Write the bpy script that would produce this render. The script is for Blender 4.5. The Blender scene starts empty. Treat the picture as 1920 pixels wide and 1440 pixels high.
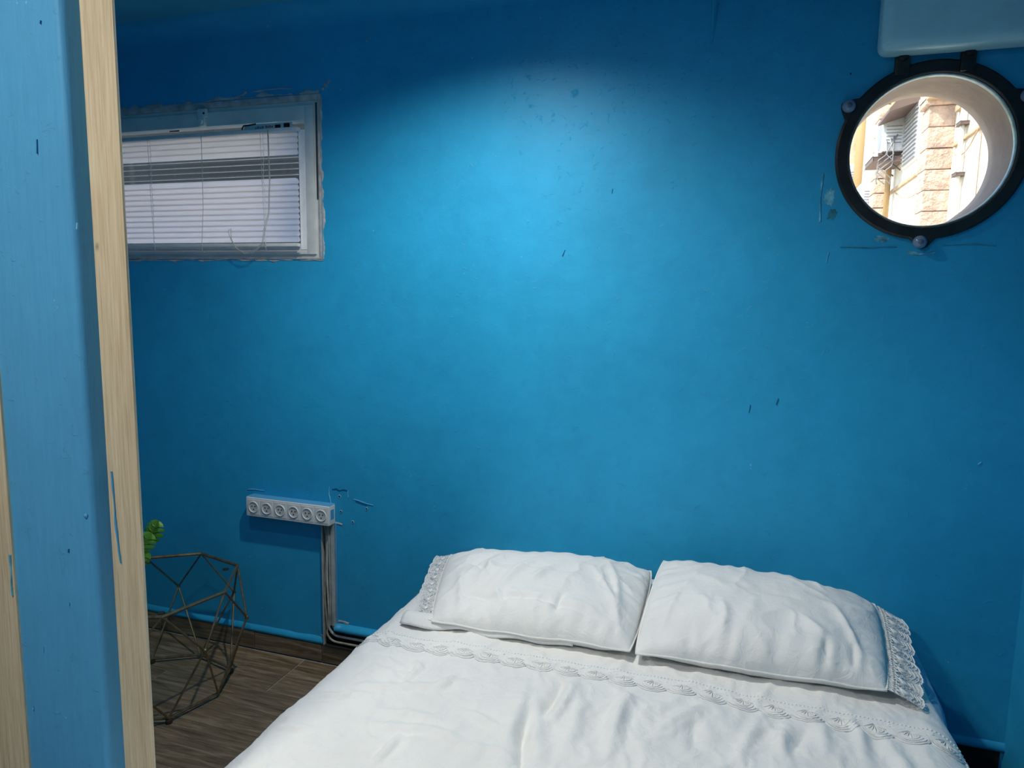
import bpy, bmesh, math, random
import numpy as np
from mathutils import Vector, Matrix, noise

random.seed(7)
PI = math.pi
scene = bpy.context.scene
COL = scene.collection

# ------------------------------------------------------------------ camera
cam_d = bpy.data.cameras.new('camera')
cam_d.sensor_width = 36.0
cam_d.lens = 25.03
cam_d.clip_start = 0.02
cam_d.clip_end = 200
cam = bpy.data.objects.new('camera', cam_d)
COL.objects.link(cam)
a_, p_, r_ = 0.3170, 0.1293, 0.0146
Mx = np.array([[math.cos(a_), 0, -math.sin(a_)], [math.sin(a_), 0, math.cos(a_)], [0, -1, 0]]).T
Px = np.array([[1, 0, 0], [0, math.cos(p_), -math.sin(p_)], [0, math.sin(p_), math.cos(p_)]])
Rx = np.array([[math.cos(r_), -math.sin(r_), 0], [math.sin(r_), math.cos(r_), 0], [0, 0, 1]])
W2C = Rx @ Px @ Mx
rot = Matrix((W2C[0], -W2C[1], -W2C[2])).transposed()
cam.matrix_world = Matrix.Translation((0, -2.352, 1.5)) @ rot.to_4x4()
scene.camera = cam

# ------------------------------------------------------------------ view, world, sun, lamps
scene.view_settings.view_transform = 'Standard'
scene.view_settings.look = 'None'
scene.view_settings.exposure = 0.0
scene.view_settings.gamma = 1.0
scene.view_settings.use_curve_mapping = False

world = bpy.data.worlds.new('world')
scene.world = world
world.use_nodes = True
wn = world.node_tree
bg = wn.nodes['Background']
sky = wn.nodes.new('ShaderNodeTexSky')
sky.sky_type = 'NISHITA'
sky.sun_disc = False
sky.sun_elevation = math.radians(50)
sky.sun_rotation = math.radians(250)
wn.links.new(sky.outputs[0], bg.inputs[0])
bg.inputs[1].default_value = 0.55

def add_light(name, kind, loc, energy, color, **kw):
    d = bpy.data.lights.new(name, kind)
    d.energy = energy
    d.color = color
    for k, v in kw.items():
        setattr(d, k, v)
    o = bpy.data.objects.new(name, d)
    o.location = loc
    COL.objects.link(o)
    return o

sun = add_light('sun', 'SUN', (0, 0, 10), 7.0, (1.0, 0.93, 0.82), angle=0.01)
sun.rotation_euler = Vector((0.62, 0.30, -0.72)).to_track_quat('-Z', 'Y').to_euler()

DOWN = (-0.80, -0.68)
spot = add_light('downlight_beam', 'SPOT', (DOWN[0], DOWN[1], 2.488), 79.0, (1.0, 0.985, 0.93),
                 spot_size=math.radians(146), spot_blend=0.94, shadow_soft_size=0.03)
DOWN2 = (-1.28, -1.15)
spot2 = add_light('downlight_beam', 'SPOT', (DOWN2[0], DOWN2[1], 2.488), 16.0, (1.0, 0.97, 0.92),
                  spot_size=math.radians(150), spot_blend=0.6, shadow_soft_size=0.03)
panel_l = add_light('ceiling_lamp_glow', 'AREA', (-1.06, -2.45, 2.44), 22.0, (1.0, 0.95, 0.86),
                    shape='DISK', size=0.26)

# ------------------------------------------------------------------ helpers
def link(o, parent=None):
    COL.objects.link(o)
    if parent is not None:
        o.parent = parent
    return o

def tag(o, label=None, cat=None, group=None, kind=None):
    if label: o['label'] = label
    if cat: o['category'] = cat
    if group: o['group'] = group
    if kind: o['kind'] = kind
    return o

def empty(name, loc=(0, 0, 0), label=None, cat=None, group=None, kind=None):
    o = bpy.data.objects.new(name, None)
    o.empty_display_size = 0.05
    o.location = loc
    COL.objects.link(o)
    return tag(o, label, cat, group, kind)

def mobj(name, verts, faces, mat, parent=None, smooth=False, off=(0, 0, 0)):
    """mesh object in world coordinates; off = world position of parent empty"""
    me = bpy.data.meshes.new(name)
    o3 = Vector(off)
    me.from_pydata([Vector(v) - o3 for v in verts], [], faces)
    me.update()
    if smooth:
        me.polygons.foreach_set('use_smooth', [True] * len(me.polygons))
    if mat: me.materials.append(mat)
    o = bpy.data.objects.new(name, me)
    return link(o, parent)

class MB:
    """collects shapes into one mesh"""
    def __init__(self):
        self.bm = bmesh.new()
    def box(self, lo, hi, bev=0.0, seg=2, rotm=None):
        lo = Vector(lo); hi = Vector(hi)
        r = bmesh.ops.create_cube(self.bm, size=1.0)
        vs = r['verts']
        s = hi - lo; c = (hi + lo) / 2
        for v in vs:
            v.co = Vector((v.co.x * s.x, v.co.y * s.y, v.co.z * s.z))
        if bev > 0:
            es = list({e for v in vs for e in v.link_edges})
            r2 = bmesh.ops.bevel(self.bm, geom=es, offset=bev, segments=seg, affect='EDGES', profile=0.6)
            vs = list({v for f in r2['faces'] for v in f.verts} | {v for v in vs if v.is_valid})
        for v in vs:
            p = v.co.copy()
            if rotm is not None: p = rotm @ p
            v.co = p + c
        return self
    def quadprism(self, pts, depth):
        """pts: list of 3d (planar) + extrusion vector"""
        d = Vector(depth)
        a = [self.bm.verts.new(Vector(p)) for p in pts]
        b = [self.bm.verts.new(Vector(p) + d) for p in pts]
        n = len(pts)
        self.bm.faces.new(a); self.bm.faces.new(b[::-1])
        for i in range(n):
            j = (i + 1) % n
            self.bm.faces.new((a[i], b[i], b[j], a[j]))
        return self
    def tube(self, pts, r, n=8, closed=False, flat=1.0):
        pts = [Vector(p) for p in pts]
        N = len(pts)
        rings = []
        up0 = None
        for i, p in enumerate(pts):
            if closed:
                t = (pts[(i + 1) % N] - pts[i - 1])
            else:
                t = pts[min(i + 1, N - 1)] - pts[max(i - 1, 0)]
            if t.length < 1e-9: t = Vector((0, 0, 1))
            t.normalize()
            if up0 is None:
                up0 = Vector((0, 0, 1)) if abs(t.z) < 0.9 else Vector((1, 0, 0))
            s = t.cross(up0)
            if s.length < 1e-6: s = t.orthogonal()
            s.normalize(); u = s.cross(t).normalized(); up0 = u
            rr = r[i] if isinstance(r, (list, tuple)) else r
            rings.append([self.bm.verts.new(p + s * math.cos(2 * PI * k / n) * rr + u * math.sin(2 * PI * k / n) * rr * flat) for k in range(n)])
        M = N if closed else N - 1
        for i in range(M):
            A = rings[i]; B = rings[(i + 1) % N]
            for k in range(n):
                self.bm.faces.new((A[k], A[(k + 1) % n], B[(k + 1) % n], B[k]))
        if not closed:
            self.bm.faces.new(rings[0][::-1]); self.bm.faces.new(rings[-1])
        return self
    def lathe(self, prof, center, axis='Z', n=32, closed=False, sc=(1, 1)):
        """prof: list of (radius, height along axis)"""
        c = Vector(center)
        rings = []
        for (r, h) in prof:
            ring = []
            for k in range(n):
                a = 2 * PI * k / n
                x, y = math.cos(a) * r * sc[0], math.sin(a) * r * sc[1]
                if axis == 'Z': v = Vector((x, y, h))
                elif axis == 'Y': v = Vector((x, h, y))
                else: v = Vector((h, x, y))
                ring.append(self.bm.verts.new(c + v))
            rings.append(ring)
        m = len(rings)
        for i in range(m if closed else m - 1):
            A = rings[i]; B = rings[(i + 1) % m]
            for k in range(n):
                self.bm.faces.new((A[k], A[(k + 1) % n], B[(k + 1) % n], B[k]))
        if not closed:
            if prof[0][0] > 1e-5: self.bm.faces.new(rings[0][::-1])
            if prof[-1][0] > 1e-5: self.bm.faces.new(rings[-1])
        return self
    def build(self, name, mat, parent=None, smooth=False, off=(0, 0, 0), auto=False):
        bmesh.ops.remove_doubles(self.bm, verts=self.bm.verts, dist=1e-6)
        bmesh.ops.recalc_face_normals(self.bm, faces=self.bm.faces)
        if any(off):
            bmesh.ops.translate(self.bm, verts=self.bm.verts, vec=-Vector(off))
        me = bpy.data.meshes.new(name)
        self.bm.to_mesh(me); self.bm.free()
        if smooth or auto:
            me.polygons.foreach_set('use_smooth', [True] * len(me.polygons))
        if auto:
            me.set_sharp_from_angle(angle=math.radians(35))
        me.materials.append(mat)
        o = bpy.data.objects.new(name, me)
        return link(o, parent)

# ------------------------------------------------------------------ materials
def newmat(name):
    m = bpy.data.materials.new(name); m.use_nodes = True
    nt = m.node_tree
    return m, nt, nt.nodes['Principled BSDF']

def N(nt, t, **kw):
    n = nt.nodes.new(t)
    for k, v in kw.items():
        if k in n.inputs.keys() if hasattr(n.inputs, 'keys') else False:
            n.inputs[k].default_value = v
        else:
            setattr(n, k, v)
    return n

def coords(nt, scale=(1, 1, 1), kind='Object'):
    tc = nt.nodes.new('ShaderNodeTexCoord'); mp = nt.nodes.new('ShaderNodeMapping')
    mp.inputs['Scale'].default_value = scale
    nt.links.new(tc.outputs[kind], mp.inputs[0])
    return mp.outputs[0]

def noise_n(nt, vec, scale, detail=4, rough=0.55, dist=0.0):
    n = nt.nodes.new('ShaderNodeTexNoise')
    n.inputs['Scale'].default_value = scale
    n.inputs['Detail'].default_value = detail
    n.inputs['Roughness'].default_value = rough
    n.inputs['Distortion'].default_value = dist
    nt.links.new(vec, n.inputs['Vector'])
    return n.outputs['Fac']

def ramp(nt, fac, stops):
    r = nt.nodes.new('ShaderNodeValToRGB')
    el = r.color_ramp.elements
    el[0].position, el[0].color = stops[0][0], (*stops[0][1], 1)
    el[1].position, el[1].color = stops[-1][0], (*stops[-1][1], 1)
    for p, c in stops[1:-1]:
        e = el.new(p); e.color = (*c, 1)
    nt.links.new(fac, r.inputs[0])
    return r.outputs[0]

def mathn(nt, op, a, b=None, clamp=False):
    m = nt.nodes.new('ShaderNodeMath'); m.operation = op; m.use_clamp = clamp
    for i, v in enumerate((a, b)):
        if v is None: continue
        if isinstance(v, (int, float)): m.inputs[i].default_value = v
        else: nt.links.new(v, m.inputs[i])
    return m.outputs[0]

def bump(nt, bs, height, strength=0.3, dist=0.01, prev=None):
    b = nt.nodes.new('ShaderNodeBump')
    b.inputs['Strength'].default_value = strength
    b.inputs['Distance'].default_value = dist
    nt.links.new(height, b.inputs['Height'])
    if prev is not None: nt.links.new(prev, b.inputs['Normal'])
    nt.links.new(b.outputs[0], bs.inputs['Normal'])
    return b.outputs[0]

def simple(name, col, rough=0.5, metal=0.0, spec=0.5, nscale=30, namt=0.06, bstr=0.1, bscale=120, bd=0.002):
    m, nt, bs = newmat(name)
    v = coords(nt)
    f = noise_n(nt, v, nscale)
    c0 = tuple(max(0, c * (1 - namt)) for c in col); c1 = tuple(min(1, c * (1 + namt)) for c in col)
    nt.links.new(ramp(nt, f, [(0.3, c0), (0.7, c1)]), bs.inputs['Base Color'])
    bs.inputs['Roughness'].default_value = rough
    bs.inputs['Metallic'].default_value = metal
    bs.inputs['Specular IOR Level'].default_value = spec
    if bstr > 0:
        bump(nt, bs, noise_n(nt, v, bscale), bstr, bd)
    return m

def paint_blue(name, streak=(1, 1, 1), chips=True, col=(0.021, 0.345, 0.61), rough=0.47):
    m, nt, bs = newmat(name)
    bs.inputs['Specular IOR Level'].default_value = 0.32
    v = coords(nt)
    big = noise_n(nt, v, 2.2, 5, 0.6)
    lo = tuple(c * 0.90 for c in col); hi = tuple(c * 1.08 for c in col)
    base = ramp(nt, big, [(0.3, lo), (0.7, hi)])
    vs = coords(nt, streak)
    st = noise_n(nt, vs, 14, 6, 0.65)
    mx = nt.nodes.new('ShaderNodeMix'); mx.data_type = 'RGBA'; mx.blend_type = 'MULTIPLY'
    mx.inputs[0].default_value = 1.0
    nt.links.new(base, mx.inputs[6])
    nt.links.new(ramp(nt, st, [(0.3, (0.93, 0.95, 0.96)), (0.7, (1.06, 1.05, 1.04))]), mx.inputs[7])
    out = mx.outputs[2]
    if chips:
        n1 = noise_n(nt, v, 9, 2)
        n2 = noise_n(nt, v, 95, 5, 0.7)
        msk = mathn(nt, 'MULTIPLY', mathn(nt, 'GREATER_THAN', n1, 0.685), mathn(nt, 'GREATER_THAN', n2, 0.625))
        m2 = nt.nodes.new('ShaderNodeMix'); m2.data_type = 'RGBA'
        nt.links.new(msk, m2.inputs[0]); nt.links.new(out, m2.inputs[6])
        m2.inputs[7].default_value = (0.16, 0.50, 0.72, 1)
        out = m2.outputs[2]
    nt.links.new(out, bs.inputs['Base Color'])
    r = nt.nodes.new('ShaderNodeMapRange')
    r.inputs['To Min'].default_value = rough - 0.07; r.inputs['To Max'].default_value = rough + 0.10
    nt.links.new(st, r.inputs[0]); nt.links.new(r.outputs[0], bs.inputs['Roughness'])
    b1 = bump(nt, bs, noise_n(nt, v, 5.5, 3, 0.5), 0.22, 0.012)
    b2 = bump(nt, bs, st, 0.24, 0.005, b1)
    vo = noise_n(nt, v, 38, 6, 0.75, 0.6)
    pit = ramp(nt, vo, [(0.60, (0, 0, 0)), (0.72, (1, 1, 1))])
    bump(nt, bs, pit, 0.38, 0.004, b2)
    return m

def fabric(name, col=(0.80, 0.815, 0.83), transl=0.0):
    m, nt, bs = newmat(name)
    v = coords(nt)
    f = noise_n(nt, v, 6, 4)
    lo = tuple(c * 0.97 for c in col); hi = tuple(min(0.9, c * 1.03) for c in col)
    nt.links.new(ramp(nt, f, [(0.3, lo), (0.7, hi)]), bs.inputs['Base Color'])
    bs.inputs['Roughness'].default_value = 0.85
    bs.inputs['Specular IOR Level'].default_value = 0.25
    bs.inputs['Sheen Weight'].default_value = 0.1
    b1 = bump(nt, bs, noise_n(nt, v, 24, 5, 0.6, 1.4), 0.34, 0.010)
    bump(nt, bs, noise_n(nt, v, 420, 2), 0.12, 0.001, b1)
    return m

def wood_beige():
    m, nt, bs = newmat('beige_laminate')
    v = coords(nt, (55, 55, 1.6))
    g = noise_n(nt, v, 6, 6, 0.6, 0.5)
    g2 = noise_n(nt, coords(nt, (9, 9, 0.5)), 5, 3)
    c = ramp(nt, mathn(nt, 'ADD', mathn(nt, 'MULTIPLY', g, 0.7), mathn(nt, 'MULTIPLY', g2, 0.3)),
             [(0.30, (0.48, 0.355, 0.21)), (0.5, (0.66, 0.52, 0.335)), (0.68, (0.78, 0.65, 0.45))])
    nt.links.new(c, bs.inputs['Base Color'])
    bs.inputs['Roughness'].default_value = 0.5
    bump(nt, bs, g, 0.25, 0.002)
    return m

def wood_tile():
    m, nt, bs = newmat('brown_wood_tile')
    oi = nt.nodes.new('ShaderNodeObjectInfo')
    tc = nt.nodes.new('ShaderNodeTexCoord')
    ad = nt.nodes.new('ShaderNodeVectorMath'); ad.operation = 'ADD'
    cmb = nt.nodes.new('ShaderNodeCombineXYZ')
    nt.links.new(mathn(nt, 'MULTIPLY', oi.outputs['Random'], 37.0), cmb.inputs[0])
    nt.links.new(mathn(nt, 'MULTIPLY', oi.outputs['Random'], 91.0), cmb.inputs[1])
    nt.links.new(tc.outputs['Object'], ad.inputs[0]); nt.links.new(cmb.outputs[0], ad.inputs[1])
    mp = nt.nodes.new('ShaderNodeMapping'); mp.inputs['Scale'].default_value = (1.3, 15, 15)
    nt.links.new(ad.outputs[0], mp.inputs[0])
    g = noise_n(nt, mp.outputs[0], 3.2, 7, 0.62, 1.2)
    c = ramp(nt, g, [(0.28, (0.065, 0.045, 0.024)), (0.5, (0.17, 0.122, 0.072)), (0.72, (0.33, 0.25, 0.165))])
    hv = nt.nodes.new('ShaderNodeHueSaturation')
    mr = nt.nodes.new('ShaderNodeMapRange'); mr.inputs['To Min'].default_value = 0.85; mr.inputs['To Max'].default_value = 1.15
    nt.links.new(oi.outputs['Random'], mr.inputs[0]); nt.links.new(mr.outputs[0], hv.inputs['Value'])
    nt.links.new(c, hv.inputs['Color']); nt.links.new(hv.outputs[0], bs.inputs['Base Color'])
    bs.inputs['Roughness'].default_value = 0.42
    bump(nt, bs, g, 0.2, 0.002)
    return m

def glass(name, tint=(1, 1, 1), gloss=0.08, rough=0.02):
    m = bpy.data.materials.new(name); m.use_nodes = True
    nt = m.node_tree; nt.nodes.clear()
    o = nt.nodes.new('ShaderNodeOutputMaterial'); mx = nt.nodes.new('ShaderNodeMixShader')
    t = nt.nodes.new('ShaderNodeBsdfTransparent'); g = nt.nodes.new('ShaderNodeBsdfGlossy')
    t.inputs[0].default_value = (*tint, 1); g.inputs['Roughness'].default_value = rough
    mx.inputs[0].default_value = gloss
    nt.links.new(t.outputs[0], mx.inputs[1]); nt.links.new(g.outputs[0], mx.inputs[2])
    nt.links.new(mx.outputs[0], o.inputs[0])
    return m

def slat_mat():
    m = bpy.data.materials.new('white_slat'); m.use_nodes = True
    nt = m.node_tree; bs = nt.nodes['Principled BSDF']
    f = noise_n(nt, coords(nt), 20)
    nt.links.new(ramp(nt, f, [(0.3, (0.78, 0.76, 0.78)), (0.7, (0.84, 0.82, 0.83))]), bs.inputs['Base Color'])
    bs.inputs['Roughness'].default_value = 0.45
    o = nt.nodes['Material Output']
    tr = nt.nodes.new('ShaderNodeBsdfTranslucent'); tr.inputs[0].default_value = (0.95, 0.86, 0.84, 1)
    mx = nt.nodes.new('ShaderNodeMixShader'); mx.inputs[0].default_value = 0.80
    nt.links.new(bs.outputs[0], mx.inputs[1]); nt.links.new(tr.outputs[0], mx.inputs[2])
    nt.links.new(mx.outputs[0], o.inputs[0])
    return m

def net_mat():
    m = bpy.data.materials.new('lace_net'); m.use_nodes = True
    nt = m.node_tree; bs = nt.nodes['Principled BSDF']
    v = coords(nt, (1, 1, 1), 'Object')
    f = noise_n(nt, v, 230, 3, 0.7)
    nt.links.new(ramp(nt, f, [(0.35, (0.60, 0.61, 0.60)), (0.65, (0.82, 0.82, 0.80))]), bs.inputs['Base Color'])  # darker tone puts the lace's fine shadow into the colour
    bs.inputs['Roughness'].default_value = 0.8
    vo = nt.nodes.new('ShaderNodeTexVoronoi'); vo.inputs['Scale'].default_value = 260
    nt.links.new(v, vo.inputs['Vector'])
    al = mathn(nt, 'GREATER_THAN', vo.outputs['Distance'], 0.42)
    f2 = mathn(nt, 'GREATER_THAN', noise_n(nt, v, 55, 2), 0.5)
    nt.links.new(mathn(nt, 'MAXIMUM', al, f2), bs.inputs['Alpha'])
    bump(nt, bs, f, 0.9, 0.004)
    return m

M_WALL = paint_blue('blue_wall_paint')
M_PART = paint_blue('blue_partition_paint', (9, 9, 0.7), True, (0.085, 0.345, 0.60), 0.55)
M_CEIL = paint_blue('blue_ceiling_paint', (1, 1, 1), False, (0.06, 0.36, 0.52), 0.5)
M_BOXP = paint_blue('lit_glossy_paint', (1, 1, 1), False, (0.46, 0.78, 0.84), 0.30)  # beam's blue made paler in place of missing light and haze
M_WOOD = wood_beige()
M_TILE = wood_tile()
M_GROUT = simple('pale_grout', (0.42, 0.40, 0.36), 0.9)
M_SHEET = fabric('white_cotton', (0.80, 0.785, 0.755))
M_SHEETB = fabric('pale_blue_sheet', (0.14, 0.42, 0.62))
M_LACE = simple('white_lace_thread', (0.84, 0.83, 0.81), 0.6, bstr=0.0)
M_NET = net_mat()
M_BASE = simple('dark_bed_base', (0.02, 0.02, 0.022), 0.7)
M_ALU = simple('grey_white_frame', (0.68, 0.68, 0.65), 0.45, nscale=12, namt=0.10)
M_ALUD = simple('dark_gap', (0.05, 0.05, 0.05), 0.7)
M_DIRTY = simple('dirty_plaster', (0.42, 0.42, 0.41), 0.9, nscale=25, namt=0.3, bstr=0.6, bscale=70, bd=0.004)
M_SLAT = slat_mat()
M_CORD = simple('pale_cord', (0.55, 0.52, 0.47), 0.7)
M_WPLAS = simple('white_plastic', (0.72, 0.72, 0.70), 0.4, bstr=0.0)
M_STRIP = simple('daylight_white', (0.88, 0.86, 0.86), 0.35, bstr=0.0)
M_WPLASD = simple('socket_recess_plastic', (0.60, 0.60, 0.58), 0.45, bstr=0.0)
M_BLACK = simple('black_hole', (0.01, 0.01, 0.01), 0.8, bstr=0.0)
M_IRON = simple('black_painted_iron', (0.012, 0.014, 0.014), 0.42, nscale=18, namt=0.5, bstr=0.5, bscale=60, bd=0.003)
M_TAN = simple('sandstone_reveal', (0.50, 0.38, 0.30), 0.85, nscale=22, namt=0.08, bstr=0.35, bscale=50, bd=0.004)
M_RIM = simple('pale_teal_seal', (0.30, 0.48, 0.50), 0.4, nscale=40, namt=0.3)
M_CAP = simple('frosted_plastic_cap', (0.17, 0.25, 0.37), 0.15, bstr=0.0)
M_CAPC = simple('cap_centre', (0.10, 0.13, 0.17), 0.3, bstr=0.0)
M_BRASS = simple('aged_brass', (0.25, 0.18, 0.095), 0.38, metal=0.75, nscale=40, namt=0.35)
M_FOOT = simple('dark_rubber', (0.03, 0.025, 0.02), 0.6)
M_LEAF = simple('green_leaf', (0.075, 0.22, 0.02), 0.35, nscale=30, namt=0.5)
M_POT = simple('white_ceramic', (0.6, 0.6, 0.58), 0.3)
M_SOIL = simple('dark_soil', (0.03, 0.02, 0.012), 0.95)
M_GLASS = glass('clear_glass', (0.97, 0.99, 0.985), 0.05)
M_GTOP = glass('table_glass', (0.90, 0.95, 0.94), 0.05)
M_TRUNK = simple('worn_trunking', (0.40, 0.42, 0.40), 0.55, nscale=14, namt=0.4)
M_CABLE = simple('beige_cable', (0.30, 0.27, 0.22), 0.5, nscale=30, namt=0.3)
M_CREAM = simple('cream_render', (0.80, 0.74, 0.62), 0.9, nscale=3, namt=0.06)
M_STONE = simple('pink_rough_stone', (0.60, 0.43, 0.33), 0.9, nscale=9, namt=0.22, bstr=1.0, bscale=14, bd=0.05)
M_STONE2 = simple('tan_stone', (0.50, 0.35, 0.22), 0.9, nscale=5, namt=0.2, bstr=0.6, bscale=10, bd=0.03)
M_PIPE = simple('ochre_pipe', (0.42, 0.27, 0.12), 0.6)
M_BROWN = simple('brown_metal', (0.15, 0.10, 0.08), 0.6)
M_ACW = simple('white_unit', (0.72, 0.72, 0.72), 0.5)
M_GREY = simple('grey_metal', (0.30, 0.30, 0.31), 0.6)
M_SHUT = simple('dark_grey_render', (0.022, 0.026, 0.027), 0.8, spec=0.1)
M_LAMP = simple('lamp_housing', (0.7, 0.7, 0.7), 0.4)

M_GRIME = simple('greenish_stain', (0.02, 0.20, 0.27), 0.6, nscale=30, namt=0.5)
M_GRIM2 = simple('grey_blue_scrape', (0.12, 0.40, 0.52), 0.6, nscale=40, namt=0.6)

def emis(name, col, s):
    m = bpy.data.materials.new(name); m.use_nodes = True
    bs = m.node_tree.nodes['Principled BSDF']
    bs.inputs['Emission Color'].default_value = (*col, 1); bs.inputs['Emission Strength'].default_value = s
    return m
M_EMIT = emis('lamp_diffuser', (1, 0.96, 0.9), 4.0)

# ------------------------------------------------------------------ room shell
XL, XR, YB, ZC = -3.1, 0.802, -3.7, 2.505
WT = 0.23
WIN = (-2.85, -1.527, 1.610, 2.206)          # opening of window_1
PC = (0.465, 1.911); PR = 0.214              # porthole centre (x,z) and radius

def wall_with_holes():
    """front/back faces of the back wall with a rectangular and a round hole, via boolean"""
    def tmp(mb, name):
        return mb.build(name, M_WALL)
    w = MB().box((XL - 0.2, 0, -0.05), (XR + 0.2, WT, ZC + 0.15)).build('wall_back', M_WALL)
    c1 = tmp(MB().box((WIN[0], -0.1, WIN[2]), (WIN[1], WT + 0.1, WIN[3])), 'cut_a')
    c2 = tmp(MB().lathe([(PR, -0.1), (PR, WT + 0.1)], (PC[0], 0, PC[1]), 'Y', 96), 'cut_b')
    for c in (c1, c2):
        md = w.modifiers.new('b', 'BOOLEAN'); md.operation = 'DIFFERENCE'; md.object = c; md.solver = 'EXACT'
    dg = bpy.context.evaluated_depsgraph_get()
    me = bpy.data.meshes.new_from_object(w.evaluated_get(dg))
    w.modifiers.clear(); w.data = me
    for c in (c1, c2): bpy.data.objects.remove(c, do_unlink=True)
    return w
wall_back = tag(wall_with_holes(), kind='structure')

def struct(name, mb, mat, **kw):
    return tag(mb.build(name, mat, **kw), kind='structure')

struct('wall_left', MB().box((XL - 0.2, YB - 0.2, -0.05), (XL, 0, ZC + 0.15)), M_WALL)
struct('wall_right', MB().box((XR, YB - 0.2, -0.05), (XR + 0.2, 0, ZC + 0.15)), M_WALL)
struct('wall_front', MB().box((XL, YB - 0.2, -0.05), (XR, YB, ZC + 0.15)), M_WALL)
struct('ceiling', MB().box((XL, YB, ZC), (XR, 0, ZC + 0.15)), M_CEIL)
floor = struct('floor', MB().box((XL, YB, -0.05), (XR, 0, -0.0035)), M_GROUT)

# cove that rounds the joint of wall and ceiling
pts = []
R = 0.07
for k in range(9):
    a = k / 8 * PI / 2
    pts.append((0 - R + R * math.sin(a), ZC - R + R * math.cos(a)))
vs = []; fs = []
for x in (XL, XR):
    vs += [(x, y, z) for y, z in pts] + [(x, -0.0, ZC)]
n = 10
for k in range(8): fs.append((k, k + 1, n + k + 1, n + k))
cove = tag(mobj('trim_1', vs, fs, M_WALL, smooth=True), kind='structure')

# wood-look floor tiles, 1.2 x 0.25 m, running along the back wall
tile_me = {}
def plank(x0, x1, y0, y1):
    key = (round(x1 - x0, 3), round(y1 - y0, 3))
    if key not in tile_me:
        mb = MB().box((-(x1 - x0) / 2, -(y1 - y0) / 2, -0.006), ((x1 - x0) / 2, (y1 - y0) / 2, 0.0), 0.0012, 1)
        o = mb.build('plank', M_TILE); tile_me[key] = o.data
        bpy.data.objects.remove(o, do_unlink=True)
    o = bpy.data.objects.new('plank', tile_me[key])
    o.location = ((x0 + x1) / 2, (y0 + y1) / 2, 0)
    link(o, floor)
row = 0
y = -0.0165
G = 0.0045
offs = [-1.640, -2.10, -1.90, -2.35, -1.50, -2.60]
while y > YB + 0.01:
    y1 = max(y - 0.243, YB)
    xs = offs[row % 6]
    while xs > XL: xs -= 1.2
    while xs < XR:
        a = max(xs, XL) + G / 2; b = min(xs + 1.2, XR) - G / 2
        if b - a > 0.02: plank(a, b, y1 + 0.0008, y - 0.0008)
        xs += 1.2
    y = y1; row += 1

# baseboard of brown tiles along the back wall
bb = tag(MB().box((XL, -0.005, 0), (XR, 0, 0.080)).build('baseboard_back', M_GROUT), kind='structure')
xs = [XL, -2.86, -2.372, -1.886, -1.56, -1.07, -0.58, -0.09, 0.40, XR]
for a, b in zip(xs[:-1], xs[1:]):
    MB().box((a + 0.0015, -0.012, 0.003), (b - 0.0015, -0.003, 0.079 if b < -1.6 else 0.074), 0.0015, 1).build('tile', M_TILE, bb)
bbr = tag(MB().box((XR - 0.012, YB, 0), (XR, -0.012, 0.078), 0.001).build('baseboard_right', M_TILE), kind='structure')

# painted ledge of plaster behind the bed, over the pipe chase
ledge_v = []; ledge_f = []
nl = 60
for i in range(nl + 1):
    x = -1.494 + (XR + 1.494) * i / nl
    w = noise.noise(Vector((x * 9, 3, 1))) * 0.002
    q = 1.0 if x < -1.0 else 0.35 + 0.65 * max(0, 1 - (x + 1.0) / 0.3)
    prof = [(0.0, 0.176), (-0.010 * q, 0.174), (-0.024 * q + w, 0.166 + w), (-0.027 * q + w, 0.158), (-0.024 * q, 0.150 + w), (0, 0.150)]
    ledge_v += [(x, p[0], p[1]) for p in prof]
for i in range(nl):
    for k in range(5):
        a = i * 6 + k
        ledge_f.append((a, a + 1, a + 7, a + 6))
ledge_f += [(0, 1, 2, 3, 4, 5)]
tag(mobj('trim_2', ledge_v, ledge_f, M_WALL, smooth=True), kind='structure')
# painted lip over the baseboard left of the cable chase
lv = []; lf = []
nl = 90
for i in range(nl + 1):
    x = XL + (-1.552 - XL) * i / nl
    w = noise.noise(Vector((x * 14, 7, 1))) * 0.004
    w2 = noise.noise(Vector((x * 40, 2, 1))) * 0.002
    prof = [(0.0, 0.104 + w), (-0.006, 0.100 + w), (-0.013, 0.089), (-0.0135, 0.080 + w2), (0, 0.079)]
    lv += [(x, p[0], p[1]) for p in prof]
for i in range(nl):
    for k in range(4):
        a = i * 5 + k
        lf.append((a, a + 1, a + 6, a + 5))
tag(mobj('trim_3', lv, lf, M_WALL, smooth=True), kind='structure')

# boxed-in beam over the porthole
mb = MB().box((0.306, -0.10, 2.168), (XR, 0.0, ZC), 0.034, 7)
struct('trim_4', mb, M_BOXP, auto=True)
# tapered ridge added to shape a shadow wedge on the wall
rv = []; rf = []
for i in range(15):
    t = i / 14
    z = 2.505 - t * 0.250
    w = 0.022 * (1 - t) ** 0.7 + 0.001
    xc = -0.150 + 0.004 * math.sin(t * 3)
    dpt = 0.060 * (1 - t) ** 0.8 + 0.0005
    rv += [(xc - w * 0.35, 0, z), (xc - w * 0.30, -dpt * 0.9, z), (xc, -dpt, z), (xc + w, 0, z)]
for i in range(14):
    for k in range(3):
        a = i * 4 + k
        rf.append((a, a + 4, a + 5, a + 1))
tag(mobj('trim_5', rv, rf, M_WALL, smooth=True), kind='structure')

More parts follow.
